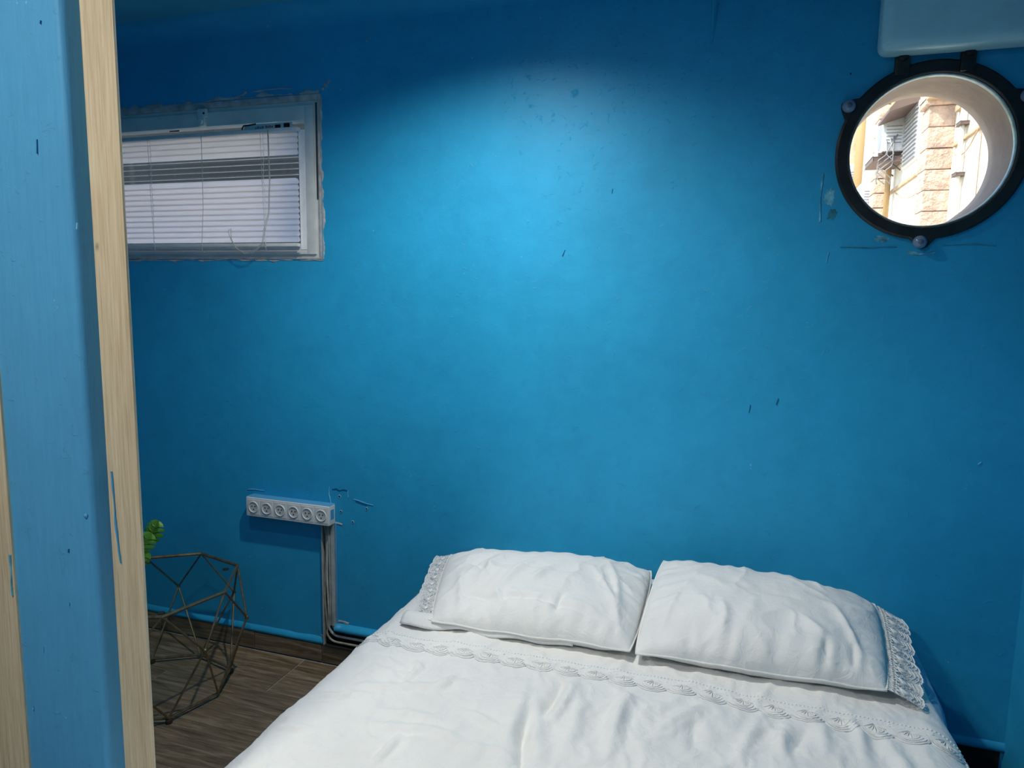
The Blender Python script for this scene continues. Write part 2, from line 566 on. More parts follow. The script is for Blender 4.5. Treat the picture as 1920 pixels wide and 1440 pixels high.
# ------------------------------------------------------------------ partition with wooden edge boards
PY = -2.352 + 0.87      # front face
mb = MB()
bm = mb.bm
prof = [(XL, PY), (-1.026, PY)]
for k in range(9):
    a = k / 8 * PI / 2
    prof.append((-1.026 + 0.010 * math.sin(a), PY + 0.012 - 0.012 * math.cos(a)))
prof += [(-1.012, PY + 0.034), (-1.012, PY + 0.078), (XL, PY + 0.078)]
lo = [bm.verts.new((x, y, 0)) for x, y in prof]; hi = [bm.verts.new((x, y, ZC)) for x, y in prof]
for i in range(len(prof)):
    j = (i + 1) % len(prof)
    bm.faces.new((lo[i], lo[j], hi[j], hi[i]))
bm.faces.new(lo[::-1]); bm.faces.new(hi)
partition = struct('wall_partition', mb, M_PART, auto=True)
MB().box((-1.030, -1.4505, 0.0), (-0.9475, -1.4455, ZC), 0.0010, 2).build('edge_board', M_WOOD, partition)
MB().box((-1.32, PY - 0.005, 0.0), (-1.2005, PY + 0.002, ZC), 0.0015, 2).build('edge_board', M_WOOD, partition)

# ------------------------------------------------------------------ window_1
win = empty('window_1', ((WIN[0] + WIN[1]) / 2, 0, WIN[2]), kind='structure')
WO = tuple(win.location)
def wframe(x0, x1, z0, z1, w, y0, y1, name, mat, bev=0.002, wt=None, wb=None):
    wt = wt or w; wb = wb or w
    mb = MB()
    mb.box((x0, y0, z0), (x0 + w, y1, z1), bev, 2)
    mb.box((x1 - w, y0, z0), (x1, y1, z1), bev, 2)
    mb.box((x0 + w - 0.001, y0, z0), (x1 - w + 0.001, y1, z0 + wb), bev, 2)
    mb.box((x0 + w - 0.001, y0, z1 - wt), (x1 - w + 0.001, y1, z1), bev, 2)
    return mb.build(name, mat, win, auto=True, off=WO)
wframe(WIN[0], WIN[1], WIN[2], WIN[3], 0.010, -0.004, 0.08, 'outer_lip', M_DIRTY, wt=0.022, wb=0.006)
wframe(WIN[0] + 0.010, WIN[1] - 0.010, WIN[2] + 0.006, WIN[3] - 0.022, 0.026, 0.003, 0.07, 'window_frame', M_ALU)
wframe(WIN[0] + 0.028, WIN[1] - 0.026, WIN[2] + 0.018, WIN[3] - 0.038, 0.038, -0.006, 0.045, 'sash', M_ALU, wt=0.052, wb=0.030)
MB().box((WIN[1] - 0.020, 0.0005, WIN[2] + 0.22), (WIN[1] - 0.012, 0.0025, WIN[3] - 0.03)).build('gap_shade_strip', M_ALUD, win, off=WO)  # dark strip painting the shade in the frame gap
MB().box((WIN[0] + 0.06, 0.028, WIN[2] + 0.04), (WIN[1] - 0.058, 0.032, WIN[3] - 0.085)).build('pane', M_GLASS, win, off=WO)
# latch on top of the sash
mb = MB()
mb.box((-2.062, -0.018, 2.150), (-2.022, -0.004, 2.181), 0.003, 2)
mb.box((-2.058, -0.022, 2.116), (-2.028, -0.004, 2.152), 0.004, 2)
mb.lathe([(0.009, -0.006), (0.009, 0.0), (0.005, 0.001), (0.005, -0.004)], (-2.043, -0.022, 2.132), 'Y', 18)
mb.box((-2.068, -0.008, 2.148), (-2.060, -0.002, 2.160), 0.001, 1)
latch = mb.build('latch', M_WPLAS, win, auto=True, off=WO)
MB().lathe([(0.004, -0.001), (0.004, 0.001)], (-2.031, -0.019, 2.163), 'Y', 12).build('screw', M_BLACK, latch).location = (-WO[0], -WO[1], -WO[2])
# warning stickers and black hook on the sash
def patch(name, x0, x1, z0, z1, y, mat, par, off):
    return MB().box((x0, y - 0.0012, z0), (x1, y, z1)).build(name, mat, par, off=off)
M_RED = simple('red_print', (0.35, 0.05, 0.05), 0.6, bstr=0.0)
M_GREYP = simple('grey_print', (0.25, 0.25, 0.26), 0.6, bstr=0.0)
patch('sticker', -1.855, -1.640, 2.088, 2.112, -0.0062, M_WPLAS, win, WO)
mb = MB()
for i in range(4): mb.box((-1.805 + i * 0.010, -0.0085, 2.094), (-1.798 + i * 0.010, -0.0075, 2.100 + 0.003 * (i % 2)))
mb.build('grey_print', M_GREYP, win, off=WO)
mb = MB()
for i in range(4):
    mb.box((-1.757 + i * 0.0085, -0.0085, 2.095), (-1.754 + i * 0.0085, -0.0075, 2.105 - 0.003 * (i % 2)))
    mb.box((-1.757 + i * 0.0085, -0.0085, 2.099), (-1.751 + i * 0.0085, -0.0075, 2.101))
mb.build('red_print', M_RED, win, off=WO)
mb = MB()
mb.box((-1.716, -0.0085, 2.093), (-1.692, -0.0075, 2.105))
mb.box((-1.678, -0.0085, 2.093), (-1.652, -0.0075, 2.108))
mb.build('dark_print', M_BLACK, win, off=WO)
mb = MB(); mb.tube([(-1.862, -0.010, 2.086), (-1.862, -0.010, 2.100), (-1.855, -0.010, 2.108), (-1.830, -0.010, 2.109), (-1.800, -0.010, 2.112)], 0.0026, 8)
mb.build('hook', M_BLACK, win, smooth=True, off=WO)
mb = MB(); mb.box((-2.208, -0.0085, 2.105), (-2.160, -0.0062, 2.109))
mb.build('dark_slot', M_BLACK, win, off=WO)

# ------------------------------------------------------------------ venetian blind
blind = empty('venetian_blind', (-2.05, -0.02, 2.085), 'white venetian blind with slats half open, hung on the small high window', 'blind')
BO = tuple(blind.location)
BX0, BX1 = -2.475, -1.612
MB().box((BX0 - 0.004, -0.030, 2.074), (BX1 + 0.006, -0.007, 2.088), 0.002, 2).build('headrail', M_WPLAS, blind, auto=True, off=BO)
def slat_mesh(tilt):
    c, s = math.cos(tilt), math.sin(tilt)
    vs = []; fs = []
    hw = 0.0125; nseg = 6
    L0, L1 = BX0 + 2.05, BX1 + 2.05
    for ix, x in enumerate((L0, L0 + 0.006, L1 - 0.006, L1)):
        k_ = 0.55 if ix in (0, 3) else 1.0
        for k in range(nseg + 1):
            u = -hw + 2 * hw * k / nseg
            u *= k_
            v = 0.0022 * (1 - (u / hw) ** 2)
            vs.append((x, u * c - v * s, u * s + v * c))
    m = nseg + 1
    for i in range(3):
        for k in range(nseg): fs.append((i * m + k, i * m + k + 1, (i + 1) * m + k + 1, (i + 1) * m + k))
    me = bpy.data.meshes.new('slat'); me.from_pydata(vs, [], fs); me.update()
    me.polygons.foreach_set('use_smooth', [True] * len(fs)); me.materials.append(M_SLAT)
    return me
tilts = [math.radians(t) for t in (-66, -66, -64, -60, 6, 8, 9, 8, -50, -58, -62, -64, -66, -66, -66, -67, -67, -68, -68)]
for i, t in enumerate(tilts):
    o = bpy.data.objects.new('slat', slat_mesh(t))
    o.location = (0, 0.0, 2.066 - i * 0.0212 - BO[2]); link(o, blind)
    if i in (4, 5, 6, 7): o['label'] = 'slat turned nearly flat, leaving an open gap'
for (xa, xb) in ((BX1 - 0.004, BX1 + 0.022), (BX0 - 0.022, BX0 + 0.004)):
    MB().box((xa, -0.0075, 1.645), (xb, -0.0062, 2.082), 0.0004, 1).build('daylight_strip', M_STRIP, blind, off=BO)  # white strips added for daylight in the gaps beside the slats
MB().box((BX0 + 0.002, -0.030, 1.655), (BX1 - 0.002, -0.010, 1.668), 0.004, 3).build('bottom_rail', M_WPLAS, blind, auto=True, off=BO)
MB().box((BX0 + 0.002, -0.026, 1.640), (BX1 - 0.002, -0.012, 1.6415)).build('slat', M_SLAT, blind, off=BO)
def zz(x, wob=0.0012, n=40):
    return [(x + wob * ((-1) ** k) + 0.002 * math.sin(k * 0.3), -0.034, 2.078 - (2.078 - 1.652) * k / n) for k in range(n + 1)]
for x in (-2.284, -1.753):
    MB().tube(zz(x, 0.0022), 0.0009, 5).build('ladder_cord', M_WPLAS, blind, smooth=True, off=BO)
    MB().tube([(x - 0.01, -0.035, 2.078), (x - 0.006, -0.036, 1.85), (x, -0.036, 1.65), (x + 0.004, -0.034, 1.64)], 0.0007, 5).build('cord', M_CORD, blind, smooth=True, off=BO)
MB().tube([(-2.034, -0.034, 2.08), (-2.033, -0.036, 1.95), (-2.036, -0.036, 1.80), (-2.05, -0.036, 1.66), (-2.047, -0.036, 1.64), (-2.036, -0.036, 1.632)], 0.0010, 6).build('cord', M_CORD, blind, smooth=True, off=BO)
MB().tube([(-1.728, -0.037, 2.08), (-1.727, -0.037, 1.90), (-1.735, -0.037, 1.78), (-1.757, -0.038, 1.72), (-1.765, -0.038, 1.675), (-1.79, -0.038, 1.647), (-1.835, -0.038, 1.631), (-1.875, -0.038, 1.643), (-1.905, -0.038, 1.675), (-1.920, -0.038, 1.71), (-1.915, -0.038, 1.722)], 0.0011, 6).build('pull_cord', M_CORD, blind, smooth=True, off=BO)
MB().tube([(-1.724, -0.039, 2.08), (-1.722, -0.039, 1.90), (-1.730, -0.039, 1.78), (-1.752, -0.039, 1.71), (-1.762, -0.039, 1.665), (-1.80, -0.039, 1.636), (-1.845, -0.039, 1.627), (-1.888, -0.039, 1.652), (-1.908, -0.039, 1.69), (-1.906, -0.039, 1.725)], 0.0011, 6).build('pull_cord', M_CORD, blind, smooth=True, off=BO)

# grey building across the light shaft behind the small window
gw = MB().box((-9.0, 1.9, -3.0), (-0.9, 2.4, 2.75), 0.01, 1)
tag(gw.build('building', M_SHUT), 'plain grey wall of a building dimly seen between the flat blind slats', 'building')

# ------------------------------------------------------------------ rough plaster around the window and scars on the wall
def smear(path, w, jag, seed, y=-0.0015, mat=None, name='plaster_smear', fq=1.0, par=None, y0=0.0):
    """irregular thin crust of plaster along a path (x,z), w = (out, in) half widths"""
    P = [Vector((p[0], 0, p[1])) for p in path]
    pts = []
    for a, b in zip(P[:-1], P[1:]):
        n_ = max(2, int((b - a).length / 0.004))
        for i in range(n_): pts.append(a.lerp(b, i / n_))
    pts.append(P[-1])
    vs = []; fs = []
    for i, p in enumerate(pts):
        t = (pts[min(i + 1, len(pts) - 1)] - pts[max(i - 1, 0)]).normalized()
        nrm = Vector((-t.z, 0, t.x))
        q = Vector((p.x * 26 * fq + seed * 13, seed * 3.1, p.z * 26 * fq))
        a = w[0] * (0.6 + 0.8 * jag * noise.noise(q)) + 0.25 * w[0] * jag * noise.noise(q * 4.3)
        b = w[1] * (0.7 + jag * noise.noise(q + Vector((5, 9, 1))))
        hgt = y - 0.0008 * (1 + noise.noise(q * 1.7))
        a = max(a, 0.0003); b = max(b, 0.0003)
        vs += [p + nrm * a + Vector((0, -0.0001, 0)), p + nrm * a * 0.7 + Vector((0, hgt, 0)), p - nrm * b * 0.7 + Vector((0, hgt, 0)), p - nrm * b + Vector((0, -0.0001, 0))]
    for i in range(len(pts) - 1):
        for k in range(3):
            c = i * 4 + k
            fs.append((c, c + 1, c + 5, c + 4))
    vs = [v + Vector((0, y0, 0)) for v in vs]
    return mobj(name, vs, fs, mat or M_DIRTY, par or wall_back)
# edges of window (outward normal on the left side of travel)
smear([(WIN[0], 2.206), (-2.35, 2.207), (-2.22, 2.207), (-2.05, 2.208), (-1.86, 2.212), (-1.72, 2.212), (-1.527, 2.207)], (0.013, 0.002), 1.5, 1)
smear([(-1.95, 2.212), (-1.90, 2.216), (-1.86, 2.222), (-1.845, 2.236)], (0.007, 0.006), 1.3, 2)
smear([(-1.83, 2.232), (-1.72, 2.236), (-1.64, 2.233)], (0.002, 0.0025), 2.2, 9)
smear([(-1.526, 2.206), (-1.524, 2.05), (-1.524, 1.85), (-1.522, 1.70), (-1.522, 1.61)], (0.007, 0.003), 1.7, 3)
smear([(-1.522, 1.607), (-1.70, 1.607), (-1.9, 1.606), (-2.2, 1.606), (WIN[0], 1.606)], (0.005, 0.002), 2.0, 4)
for q, (x, z, r) in enumerate([(-1.512, 2.222, 0.007), (-1.500, 2.232, 0.008), (-1.488, 2.243, 0.006), (-1.506, 2.240, 0.005), (-1.480, 2.246, 0.004), (-1.495, 2.214, 0.003), (-1.44, 2.212, 0.0025), (-1.33, 2.37, 0.004), (-1.318, 2.378, 0.003), (-0.93, 2.28, 0.003), (0.245, 2.138, 0.003)]):
    vs = [(x, -0.0022, z)]; kk = 11
    for k in range(kk):
        a = 2 * PI * k / kk; rr = r * (0.7 + 0.7 * random.random() * (k % 2))
        vs.append((x + rr * math.cos(a), -0.0004, z + rr * math.sin(a)))
    mobj('plaster_fleck', vs, [(0, 1 + k, 1 + (k + 1) % kk) for k in range(kk)], M_BLACK if q == 10 else M_DIRTY, wall_back)
# scars near the socket strip
M_BLUED = paint_blue('dark_blue_crack', (1, 1, 1), False, (0.006, 0.09, 0.19), 0.6)
M_BLUEP = paint_blue('mid_blue_dent', (1, 1, 1), False, (0.02, 0.17, 0.33), 0.6)
M_BLUEL = paint_blue('light_blue_edge', (1, 1, 1), False, (0.18, 0.52, 0.74), 0.4)
smear([(-1.503, 0.724), (-1.485, 0.729), (-1.470, 0.722), (-1.455, 0.728), (-1.436, 0.726)], (0.0018, 0.0018), 1.0, 11, mat=M_BLUED, name='crack')
smear([(-1.410, 0.693), (-1.385, 0.690), (-1.360, 0.684), (-1.325, 0.679)], (0.0010, 0.0014), 1.6, 12, mat=M_BLUEL, name='crack')
smear([(-1.400, 0.686), (-1.380, 0.683), (-1.35, 0.676)], (0.0008, 0.0010), 1.6, 13, mat=M_BLUED, name='crack')
smear([(-1.517, 0.735), (-1.520, 0.70), (-1.512, 0.67), (-1.508, 0.655)], (0.003, 0.003), 2.0, 14, mat=M_BLUEL, name='crack')
smear([(-1.435, 0.726), (-1.434, 0.70)], (0.0010, 0.0012), 1.6, 15, mat=M_BLUEL, name='crack')
smear([(-1.90, 0.682), (-1.86, 0.687), (-1.82, 0.686)], (0.002, 0.002), 2.0, 16, mat=M_BLUEL, name='crack')
smear([(-1.503, 0.590), (-1.480, 0.590), (-1.462, 0.585)], (0.004, 0.005), 1.4, 17)
smear([(-1.565, 0.108), (-1.545, 0.118)], (0.012, 0.010), 1.4, 18, mat=M_DIRTY)
smear([(-1.488, 0.180), (-1.465, 0.184), (-1.44, 0.178)], (0.007, 0.005), 1.4, 19, mat=M_DIRTY)
for (x, z, r) in [(-1.472, 0.698, 0.0042), (-1.467, 0.638, 0.0038), (-1.415, 0.602, 0.0038), (-1.353, 0.662, 0.0036)]:
    h = MB().lathe([(r * 0.95, 0.0005), (r * 1.0, -0.0012)], (x, 0, z), 'Y', 14).build('screw_hole', M_BLACK, wall_back)
    MB().lathe([(r, 0), (r * 1.15, -0.0022), (r * 1.5, -0.0014), (r * 1.7, 0)], (x, 0, z - 0.0006), 'Y', 16, closed=True).build('hole_rim', M_BLUEL, wall_back, smooth=True)
# marks on the partition and stray paint on its wooden boards
for (x, z, l, w_, sd_) in [(-1.081, 1.705, 0.022, 0.0012, 1), (-1.008, 1.587, 0.010, 0.0016, 2), (-1.056, 1.897, 0.005, 0.002, 3), (-1.073, 1.050, 0.006, 0.002, 4), (-1.080, 0.955, 0.004, 0.0015, 5), (-1.148, 0.858, 0.008, 0.003, 6), (-1.183, 0.74, 0.006, 0.0025, 7)]:
    smear([(x, z), (x + 0.0015, z + l)], (w_, w_ * 0.8), 1.3, 50 + sd_, mat=M_BLUEP if sd_ in (1, 3, 4) else M_BLUEL, name='dent', par=partition, y0=PY)
MB().lathe([(0.0, -0.003), (0.003, -0.0025), (0.0045, 0.0)], (-1.029, PY, 1.119), 'Y', 16).build('paint_drip', M_PART, partition, smooth=True)
smear([(-1.002, 1.19), (-0.999, 1.10), (-0.996, 1.06), (-0.994, 1.03)], (0.0018, 0.0030), 1.2, 61, mat=M_PART, name='stray_paint', par=partition, y0=-1.4507)
smear([(-1.2040, 1.03), (-1.2046, 0.99), (-1.2058, 0.955)], (0.0022, 0.0022), 1.4, 62, mat=M_GRIM2, name='stray_paint', par=partition, y0=PY - 0.0052)
# faint dents on the wall
for (x, z, l, s) in [(0.02, 1.13, 0.025, 1), (0.10, 1.16, 0.02, 2), (-0.60, 1.62, 0.02, 3), (-0.44, 1.82, 0.015, 4), (0.215, 1.60, 0.03, 5), (0.66, 1.02, 0.008, 6)]:
    smear([(x, z), (x + 0.003 * s % 0.01, z + l)], (0.0014, 0.0016), 1.4, 30 + s, mat=M_BLUED if s < 5 else M_BLUEL, name='dent')

# ------------------------------------------------------------------ window_2: the round porthole
po = empty('window_2', (PC[0], 0, PC[1]), kind='structure')
PO = tuple(po.location)
px, pz = PC
def outline(n=140):
    """outer edge of the iron ring with its lugs: list of radii"""
    lugs = [(math.radians(149), 0.262, 0.062), (math.radians(31), 0.262, 0.062), (math.radians(-90), 0.258, 0.058)]
    res = []
    for k in range(n):
        a = 2 * PI * k / n - PI
        r = 0.2465
        for la, lr, hw in lugs:
            d = abs((a - la + PI) % (2 * PI) - PI)
            e = d / (hw * 2.3)
            if e < 1: r = max(r, 0.2465 + (lr + 0.016 - 0.2465) * (0.5 + 0.5 * math.cos(PI * e)) ** 0.75)
        res.append((a, r))
    return res
vs = []; fs = []
ol = outline(); n = len(ol)
for a, r in ol:
    ca, sa = math.cos(a), math.sin(a)
    for rr, yy in ((0.2115, 0.004), (0.2115, -0.012), (0.2145, -0.0155), (r - 0.006, -0.0155), (r, -0.011), (r, 0.0)):
        vs.append((px + rr * ca, yy, pz + rr * sa))
for i in range(n):
    j = (i + 1) % n
    for k in range(5):
        fs.append((i * 6 + k, i * 6 + k + 1, j * 6 + k + 1, j * 6 + k))
ring = mobj('ring_frame', vs, fs, M_IRON, po, smooth=True, off=PO)
ring.data.set_sharp_from_angle(angle=math.radians(35))
# hinge tabs on top
for x in (0.375, 0.537):
    mb = MB().box((x - 0.019, -0.022, 2.118), (x + 0.019, 0.0, 2.186), 0.005, 2)
    mb.lathe([(0.0, -0.036), (0.010, -0.034), (0.014, -0.028), (0.014, -0.018)], (x, 0, 2.170), 'Y', 18)
    mb.box((x - 0.023, -0.014, 2.176), (x + 0.023, 0.0, 2.190), 0.004, 2)
    mb.build('hinge_tab', M_IRON, po, auto=True, off=PO)
# frosted caps on the lugs
for a, rr in ((149, 0.257), (31, 0.257), (-92, 0.254)):
    x = px + rr * math.cos(math.radians(a)); z = pz + rr * math.sin(math.radians(a))
    cp = MB().lathe([(0.0175, -0.014), (0.0185, -0.020), (0.0172, -0.027), (0.0120, -0.033), (0.007, -0.035), (0.0, -0.0355)], (x, 0, z), 'Y', 28).build('screw_cap', M_CAP, po, smooth=True, off=PO)
    s = MB().lathe([(0.0068, -0.033), (0.0066, -0.0365), (0.004, -0.038), (0.0, -0.0385)], (x, 0, z), 'Y', 16).build('cap_centre', M_CAPC, cp, smooth=True, off=PO)
# pale sealing ring, stone reveal and pane
MB().lathe([(0.2114, -0.004), (0.2090, -0.006), (0.2068, -0.002), (0.2060, 0.014), (0.2114, 0.018)], (px, 0, pz), 'Y', 96, closed=True).build('seal_ring', M_RIM, po, smooth=True, off=PO)
rv = []; rf = []
nn = 96; prof = [(0.2125, 0.017), (0.2125, 0.06), (0.211, 0.12), (0.208, 0.185), (0.206, 0.232), (0.216, 0.236)]
for r, yy in prof:
    for k in range(nn):
        a = 2 * PI * k / nn
        j = 0.0015 * noise.noise(Vector((math.cos(a) * 4, math.sin(a) * 4, yy * 20)))
        rv.append((px + (r + j) * math.cos(a), yy, pz + (r + j) * math.sin(a)))
for i in range(len(prof) - 1):
    for k in range(nn):
        rf.append((i * nn + k, i * nn + (k + 1) % nn, (i + 1) * nn + (k + 1) % nn, (i + 1) * nn + k))
mobj('reveal', rv, rf, M_TAN, po, smooth=True, off=PO)
MB().lathe([(0.0, 0.024), (0.2105, 0.024), (0.2105, 0.028), (0.0, 0.028)], (px, 0, pz), 'Y', 64).build('pane', M_GLASS, po, off=PO)
# patchy old plaster round the porthole
def blob(x, z, rx, rz, mat, seed, name='stain'):
    kk = 34; vs = [(x, -0.0016, z)]
    for k in range(kk):
        a = 2 * PI * k / kk
        rr = 1 + 0.55 * noise.noise(Vector((math.cos(a) * 2 + seed * 7, math.sin(a) * 2, seed))) + 0.35 * noise.noise(Vector((math.cos(a) * 7, math.sin(a) * 7, seed * 5)))
        vs.append((x + rx * rr * math.cos(a), -0.0006, z + rz * rr * math.sin(a)))
    mobj(name, vs, [(0, 1 + k, 1 + (k + 1) % kk) for k in range(kk)], mat, wall_back)
blob(0.212, 1.792, 0.014, 0.022, M_GRIM2, 3)
blob(0.222, 1.74, 0.012, 0.016, M_GRIME, 4)
blob(0.36, 1.668, 0.020, 0.009, M_GRIM2, 5)
smear([(0.190, 1.86), (0.187, 1.80), (0.190, 1.72)], (0.002, 0.002), 1.8, 41, mat=M_GRIM2, name='crack')
smear([(0.25, 1.645), (0.33, 1.643), (0.40, 1.646)], (0.0012, 0.0012), 1.8, 42, mat=M_GRIME, name='crack')
smear([(0.52, 1.648), (0.60, 1.652), (0.65, 1.646)], (0.0015, 0.0015), 1.8, 43, mat=M_GRIME, name='crack')
smear([(0.430, 1.630), (0.46, 1.622), (0.50, 1.628)], (0.006, 0.004), 1.6, 44, mat=M_GRIM2, name='crack')

# ------------------------------------------------------------------ socket strip and cable chase
ss = empty('socket_strip', (-1.69, 0, 0.58), 'white six-gang socket strip fixed low on the blue wall', 'socket strip')
SO = tuple(ss.location)
sx0, sx1, sz0, sz1, sy = -1.876, -1.492, 0.588, 0.667, -0.045
MB().box((sx0, sy, sz0), (sx1, 0.0, sz1), 0.005, 3).build('body', M_WPLAS, ss, auto=True, off=SO)
MB().box((sx0 + 0.001, sy + 0.003, sz1 - 0.002), (sx1 - 0.001, 0.0, sz1 + 0.0012), 0.0008, 1).build('painted_top', M_PART, ss, off=SO)
for k in range(6):
    cx = sx0 + 0.037 + k * 0.0625; cz = 0.628
    MB().box((cx - 0.0285, sy - 0.0010, cz - 0.031), (cx + 0.0285, sy + 0.002, cz + 0.031), 0.001, 1).build('cover_plate', M_WPLAS, ss, off=SO)
    so = MB().lathe([(0.0235, sy + 0.001), (0.0235, sy - 0.0035), (0.0215, sy - 0.0045), (0.0198, sy - 0.0035), (0.0190, sy + 0.0), (0.0190, sy + 0.001)], (cx, 0, cz), 'Y', 32).build('socket', M_WPLAS, ss, auto=True, off=SO)
    f = MB().lathe([(0.0, sy - 0.0014), (0.0185, sy - 0.0014), (0.0185, sy)], (cx, 0, cz), 'Y', 28).build('socket_face', M_WPLASD, so, off=SO)
    mb = MB()
    for (dx, dz) in ((-0.0075, 0.003), (0.0075, 0.003), (0.0, -0.0095)):
        mb.lathe([(0.0, sy - 0.0022), (0.0027, sy - 0.0022), (0.0027, sy - 0.001)], (cx + dx, 0, cz + dz), 'Y', 12)
    mb.build('pin_holes', M_BLACK, so, off=SO)
MB().box((sx1 - 0.001, -0.034, 0.612), (sx1 + 0.0012, -0.012, 0.650), 0.0005, 1).build('end_cap', M_PART, ss, off=SO)

ch = empty('cable_trunking', (-1.516, 0, 0.10), 'open worn cable trunking below the socket strip, turning along the baseboard', 'cable trunking')
CO = tuple(ch.location)
mb = MB()
mb.box((-1.546, -0.020, 0.082), (-1.5425, 0, 0.590), 0.0008, 1)
mb.box((-1.5425, -0.003, 0.082), (-1.500, 0, 0.590))
mb.box((-1.508, -0.016, 0.165), (-1.4935, 0, 0.590), 0.003, 2)
mb.box((-1.5135, -0.020, 0.168), (-1.5105, 0, 0.590), 0.0008, 1)
mb.build('upright_channel', M_TRUNK, ch, off=CO)
MB().box((-1.5415, -0.0045, 0.09), (-1.5145, -0.003, 0.588)).build('channel_shade', M_BLACK, ch, off=CO)  # black sheet standing for the shade inside the open channel
MB().box((-1.4935, -0.005, 0.17), (-1.4865, 0, 0.590), 0.002, 2).build('painted_edge', M_PART, ch, off=CO)
mb = MB()
mb.box((-1.542, -0.003, 0.084), (XR - 0.01, 0.0, 0.150))
mb.box((-1.542, -0.022, 0.080), (XR - 0.01, -0.003, 0.0845), 0.001, 1)
mb.build('low_channel', M_BLACK, ch, off=CO)
for i, (x0, zl, r, w) in enumerate([(-1.534, 0.100, 0.0045, 0.006), (-1.524, 0.126, 0.0052, 0.003)]):
    pts = []
    for k in range(14):
        z = 0.586 - k * (0.586 - zl - 0.05) / 13
        pts.append((x0 + w * math.sin(k * 0.55 + i), -0.011 - 0.001 * i, z))
    for k in range(1, 7):
        a = k / 6 * PI / 2
        pts.append((x0 + 0.05 - 0.05 * math.cos(a), -0.012 - 0.003 * math.sin(a * 2), zl + 0.05 - 0.05 * math.sin(a)))
    for k in range(1, 18):
        pts.append((x0 + 0.05 + k * 0.095, -0.013 - 0.002 * math.sin(k), zl + 0.002 * math.sin(k * 0.9 + i)))
    MB().tube(pts, r, 8).build('cable', M_CABLE if i != 1 else M_TRUNK, ch, smooth=True, off=CO)

# ------------------------------------------------------------------ bed
def smooth01(t):
    t = min(1, max(0, t)); return t * t * (3 - 2 * t)
BT = 0.530
RID = [
([(-0.456, -0.82), (-0.447, -0.9), (-0.444, -0.999)], 0.010, 0.020), ([(-0.426, -0.892), (-0.418, -0.966), (-0.394, -1.054), (-0.37, -1.2)], -0.012, 0.016),
([(-0.361, -0.718), (-0.354, -0.812), (-0.36, -0.869), (-0.374, -0.913)], 0.010, 0.013), ([(-0.35, -0.73), (-0.323, -0.829), (-0.315, -0.929), (-0.32, -0.995)], 0.009, 0.018),
([(-0.385, -0.75), (-0.385, -0.83), (-0.40, -0.90)], -0.008, 0.012),
([(-0.225, -0.766), (-0.229, -0.849), (-0.229, -0.951), (-0.225, -0.989)], 0.009, 0.014), ([(-0.668, -1.06), (-0.672, -1.125), (-0.677, -1.169)], 0.008, 0.008),
([(-0.873, -0.917), (-0.795, -0.896), (-0.681, -0.863), (-0.595, -0.802)], 0.006, 0.012), ([(-0.756, -0.852), (-0.749, -0.793), (-0.771, -0.767)], 0.006, 0.008),
([(-0.79, -1.054), (-0.681, -1.034), (-0.609, -1.021), (-0.498, -1.052)], 0.006, 0.012), ([(-0.659, -0.855), (-0.649, -0.798)], 0.006, 0.008),
([(-0.88, -0.888), (-0.858, -0.823)], 0.007, 0.008), ([(-0.802, -0.992), (-0.668, -0.979), (-0.601, -0.987)], 0.005, 0.013),
([(-0.427, -0.824), (-0.398, -0.921), (-0.382, -1.011)], 0.007, 0.014), ([(-0.569, -0.93), (-0.477, -0.968)], 0.006, 0.010),
([(-0.217, -0.73), (-0.232, -0.822), (-0.234, -0.921)], 0.007, 0.016), ([(-0.048, -0.726), (-0.103, -0.805), (-0.139, -0.874)], 0.009, 0.015),
([(0.134, -0.735), (0.119, -0.809), (0.117, -0.861)], 0.008, 0.012), ([(0.175, -0.735), (0.143, -0.839)], -0.006, 0.012),
([(0.271, -0.672), (0.287, -0.723), (0.28, -0.827)], 0.009, 0.013), ([(0.209, -0.694), (0.206, -0.841)], 0.007, 0.014),
([(-0.061, -0.79), (-0.06, -0.911)], -0.007, 0.013), ([(0.336, -0.705), (0.355, -0.801), (0.37, -0.95)], 0.008, 0.016), ([(0.08, -0.711), (0.049, -0.834), (0.035, -0.914)], 0.007, 0.012),
([(-0.62, -0.68), (-0.55, -0.76)], 0.004, 0.012), ([(-0.10, -1.0), (-0.15, -1.2), (-0.12, -1.5)], 0.010, 0.02), ([(-0.6, -1.2), (-0.55, -1.45)], 0.010, 0.02), ([(0.2, -1.1), (0.25, -1.4)], 0.010, 0.02),
([(-0.97, -0.80), (-0.86, -0.78), (-0.80, -0.80)], 0.005, 0.009), ([(-0.96, -1.00), (-0.88, -0.97), (-0.80, -0.93)], 0.006, 0.010), ([(-0.95, -1.13), (-0.86, -1.10)], 0.006, 0.010)]
def ridges(X, Y):
    H = np.zeros_like(X)
    for pl, h, w in RID:
        best = np.full_like(X, 1e9); tap = np.zeros_like(X)
        m = len(pl) - 1
        for i in range(m):
            ax, ay = pl[i]; bx, by = pl[i + 1]
            dx, dy = bx - ax, by - ay; L2 = dx * dx + dy * dy
            t = np.clip(((X - ax) * dx + (Y - ay) * dy) / L2, 0, 1)
            d = np.hypot(X - ax - t * dx, Y - ay - t * dy)
            s = (i + t) / m
            upd = d < best
            best = np.where(upd, d, best); tap = np.where(upd, np.sin(np.clip(s, 0.04, 0.96) * PI) ** 0.6, tap)
        # sharp-crested crease with a soft valley beside it
        H += h * 1.35 * tap * (np.exp(-(best / w) ** 1.5) - 0.25 * np.exp(-((best - 2.0 * w) / (1.3 * w)) ** 2))
    return H
def fbm(x, y, s, seed):
    p = Vector((x * s + seed, y * s - seed, seed * 0.37))
    return noise.noise(p) + 0.5 * noise.noise(p * 2.1) + 0.25 * noise.noise(p * 4.3)
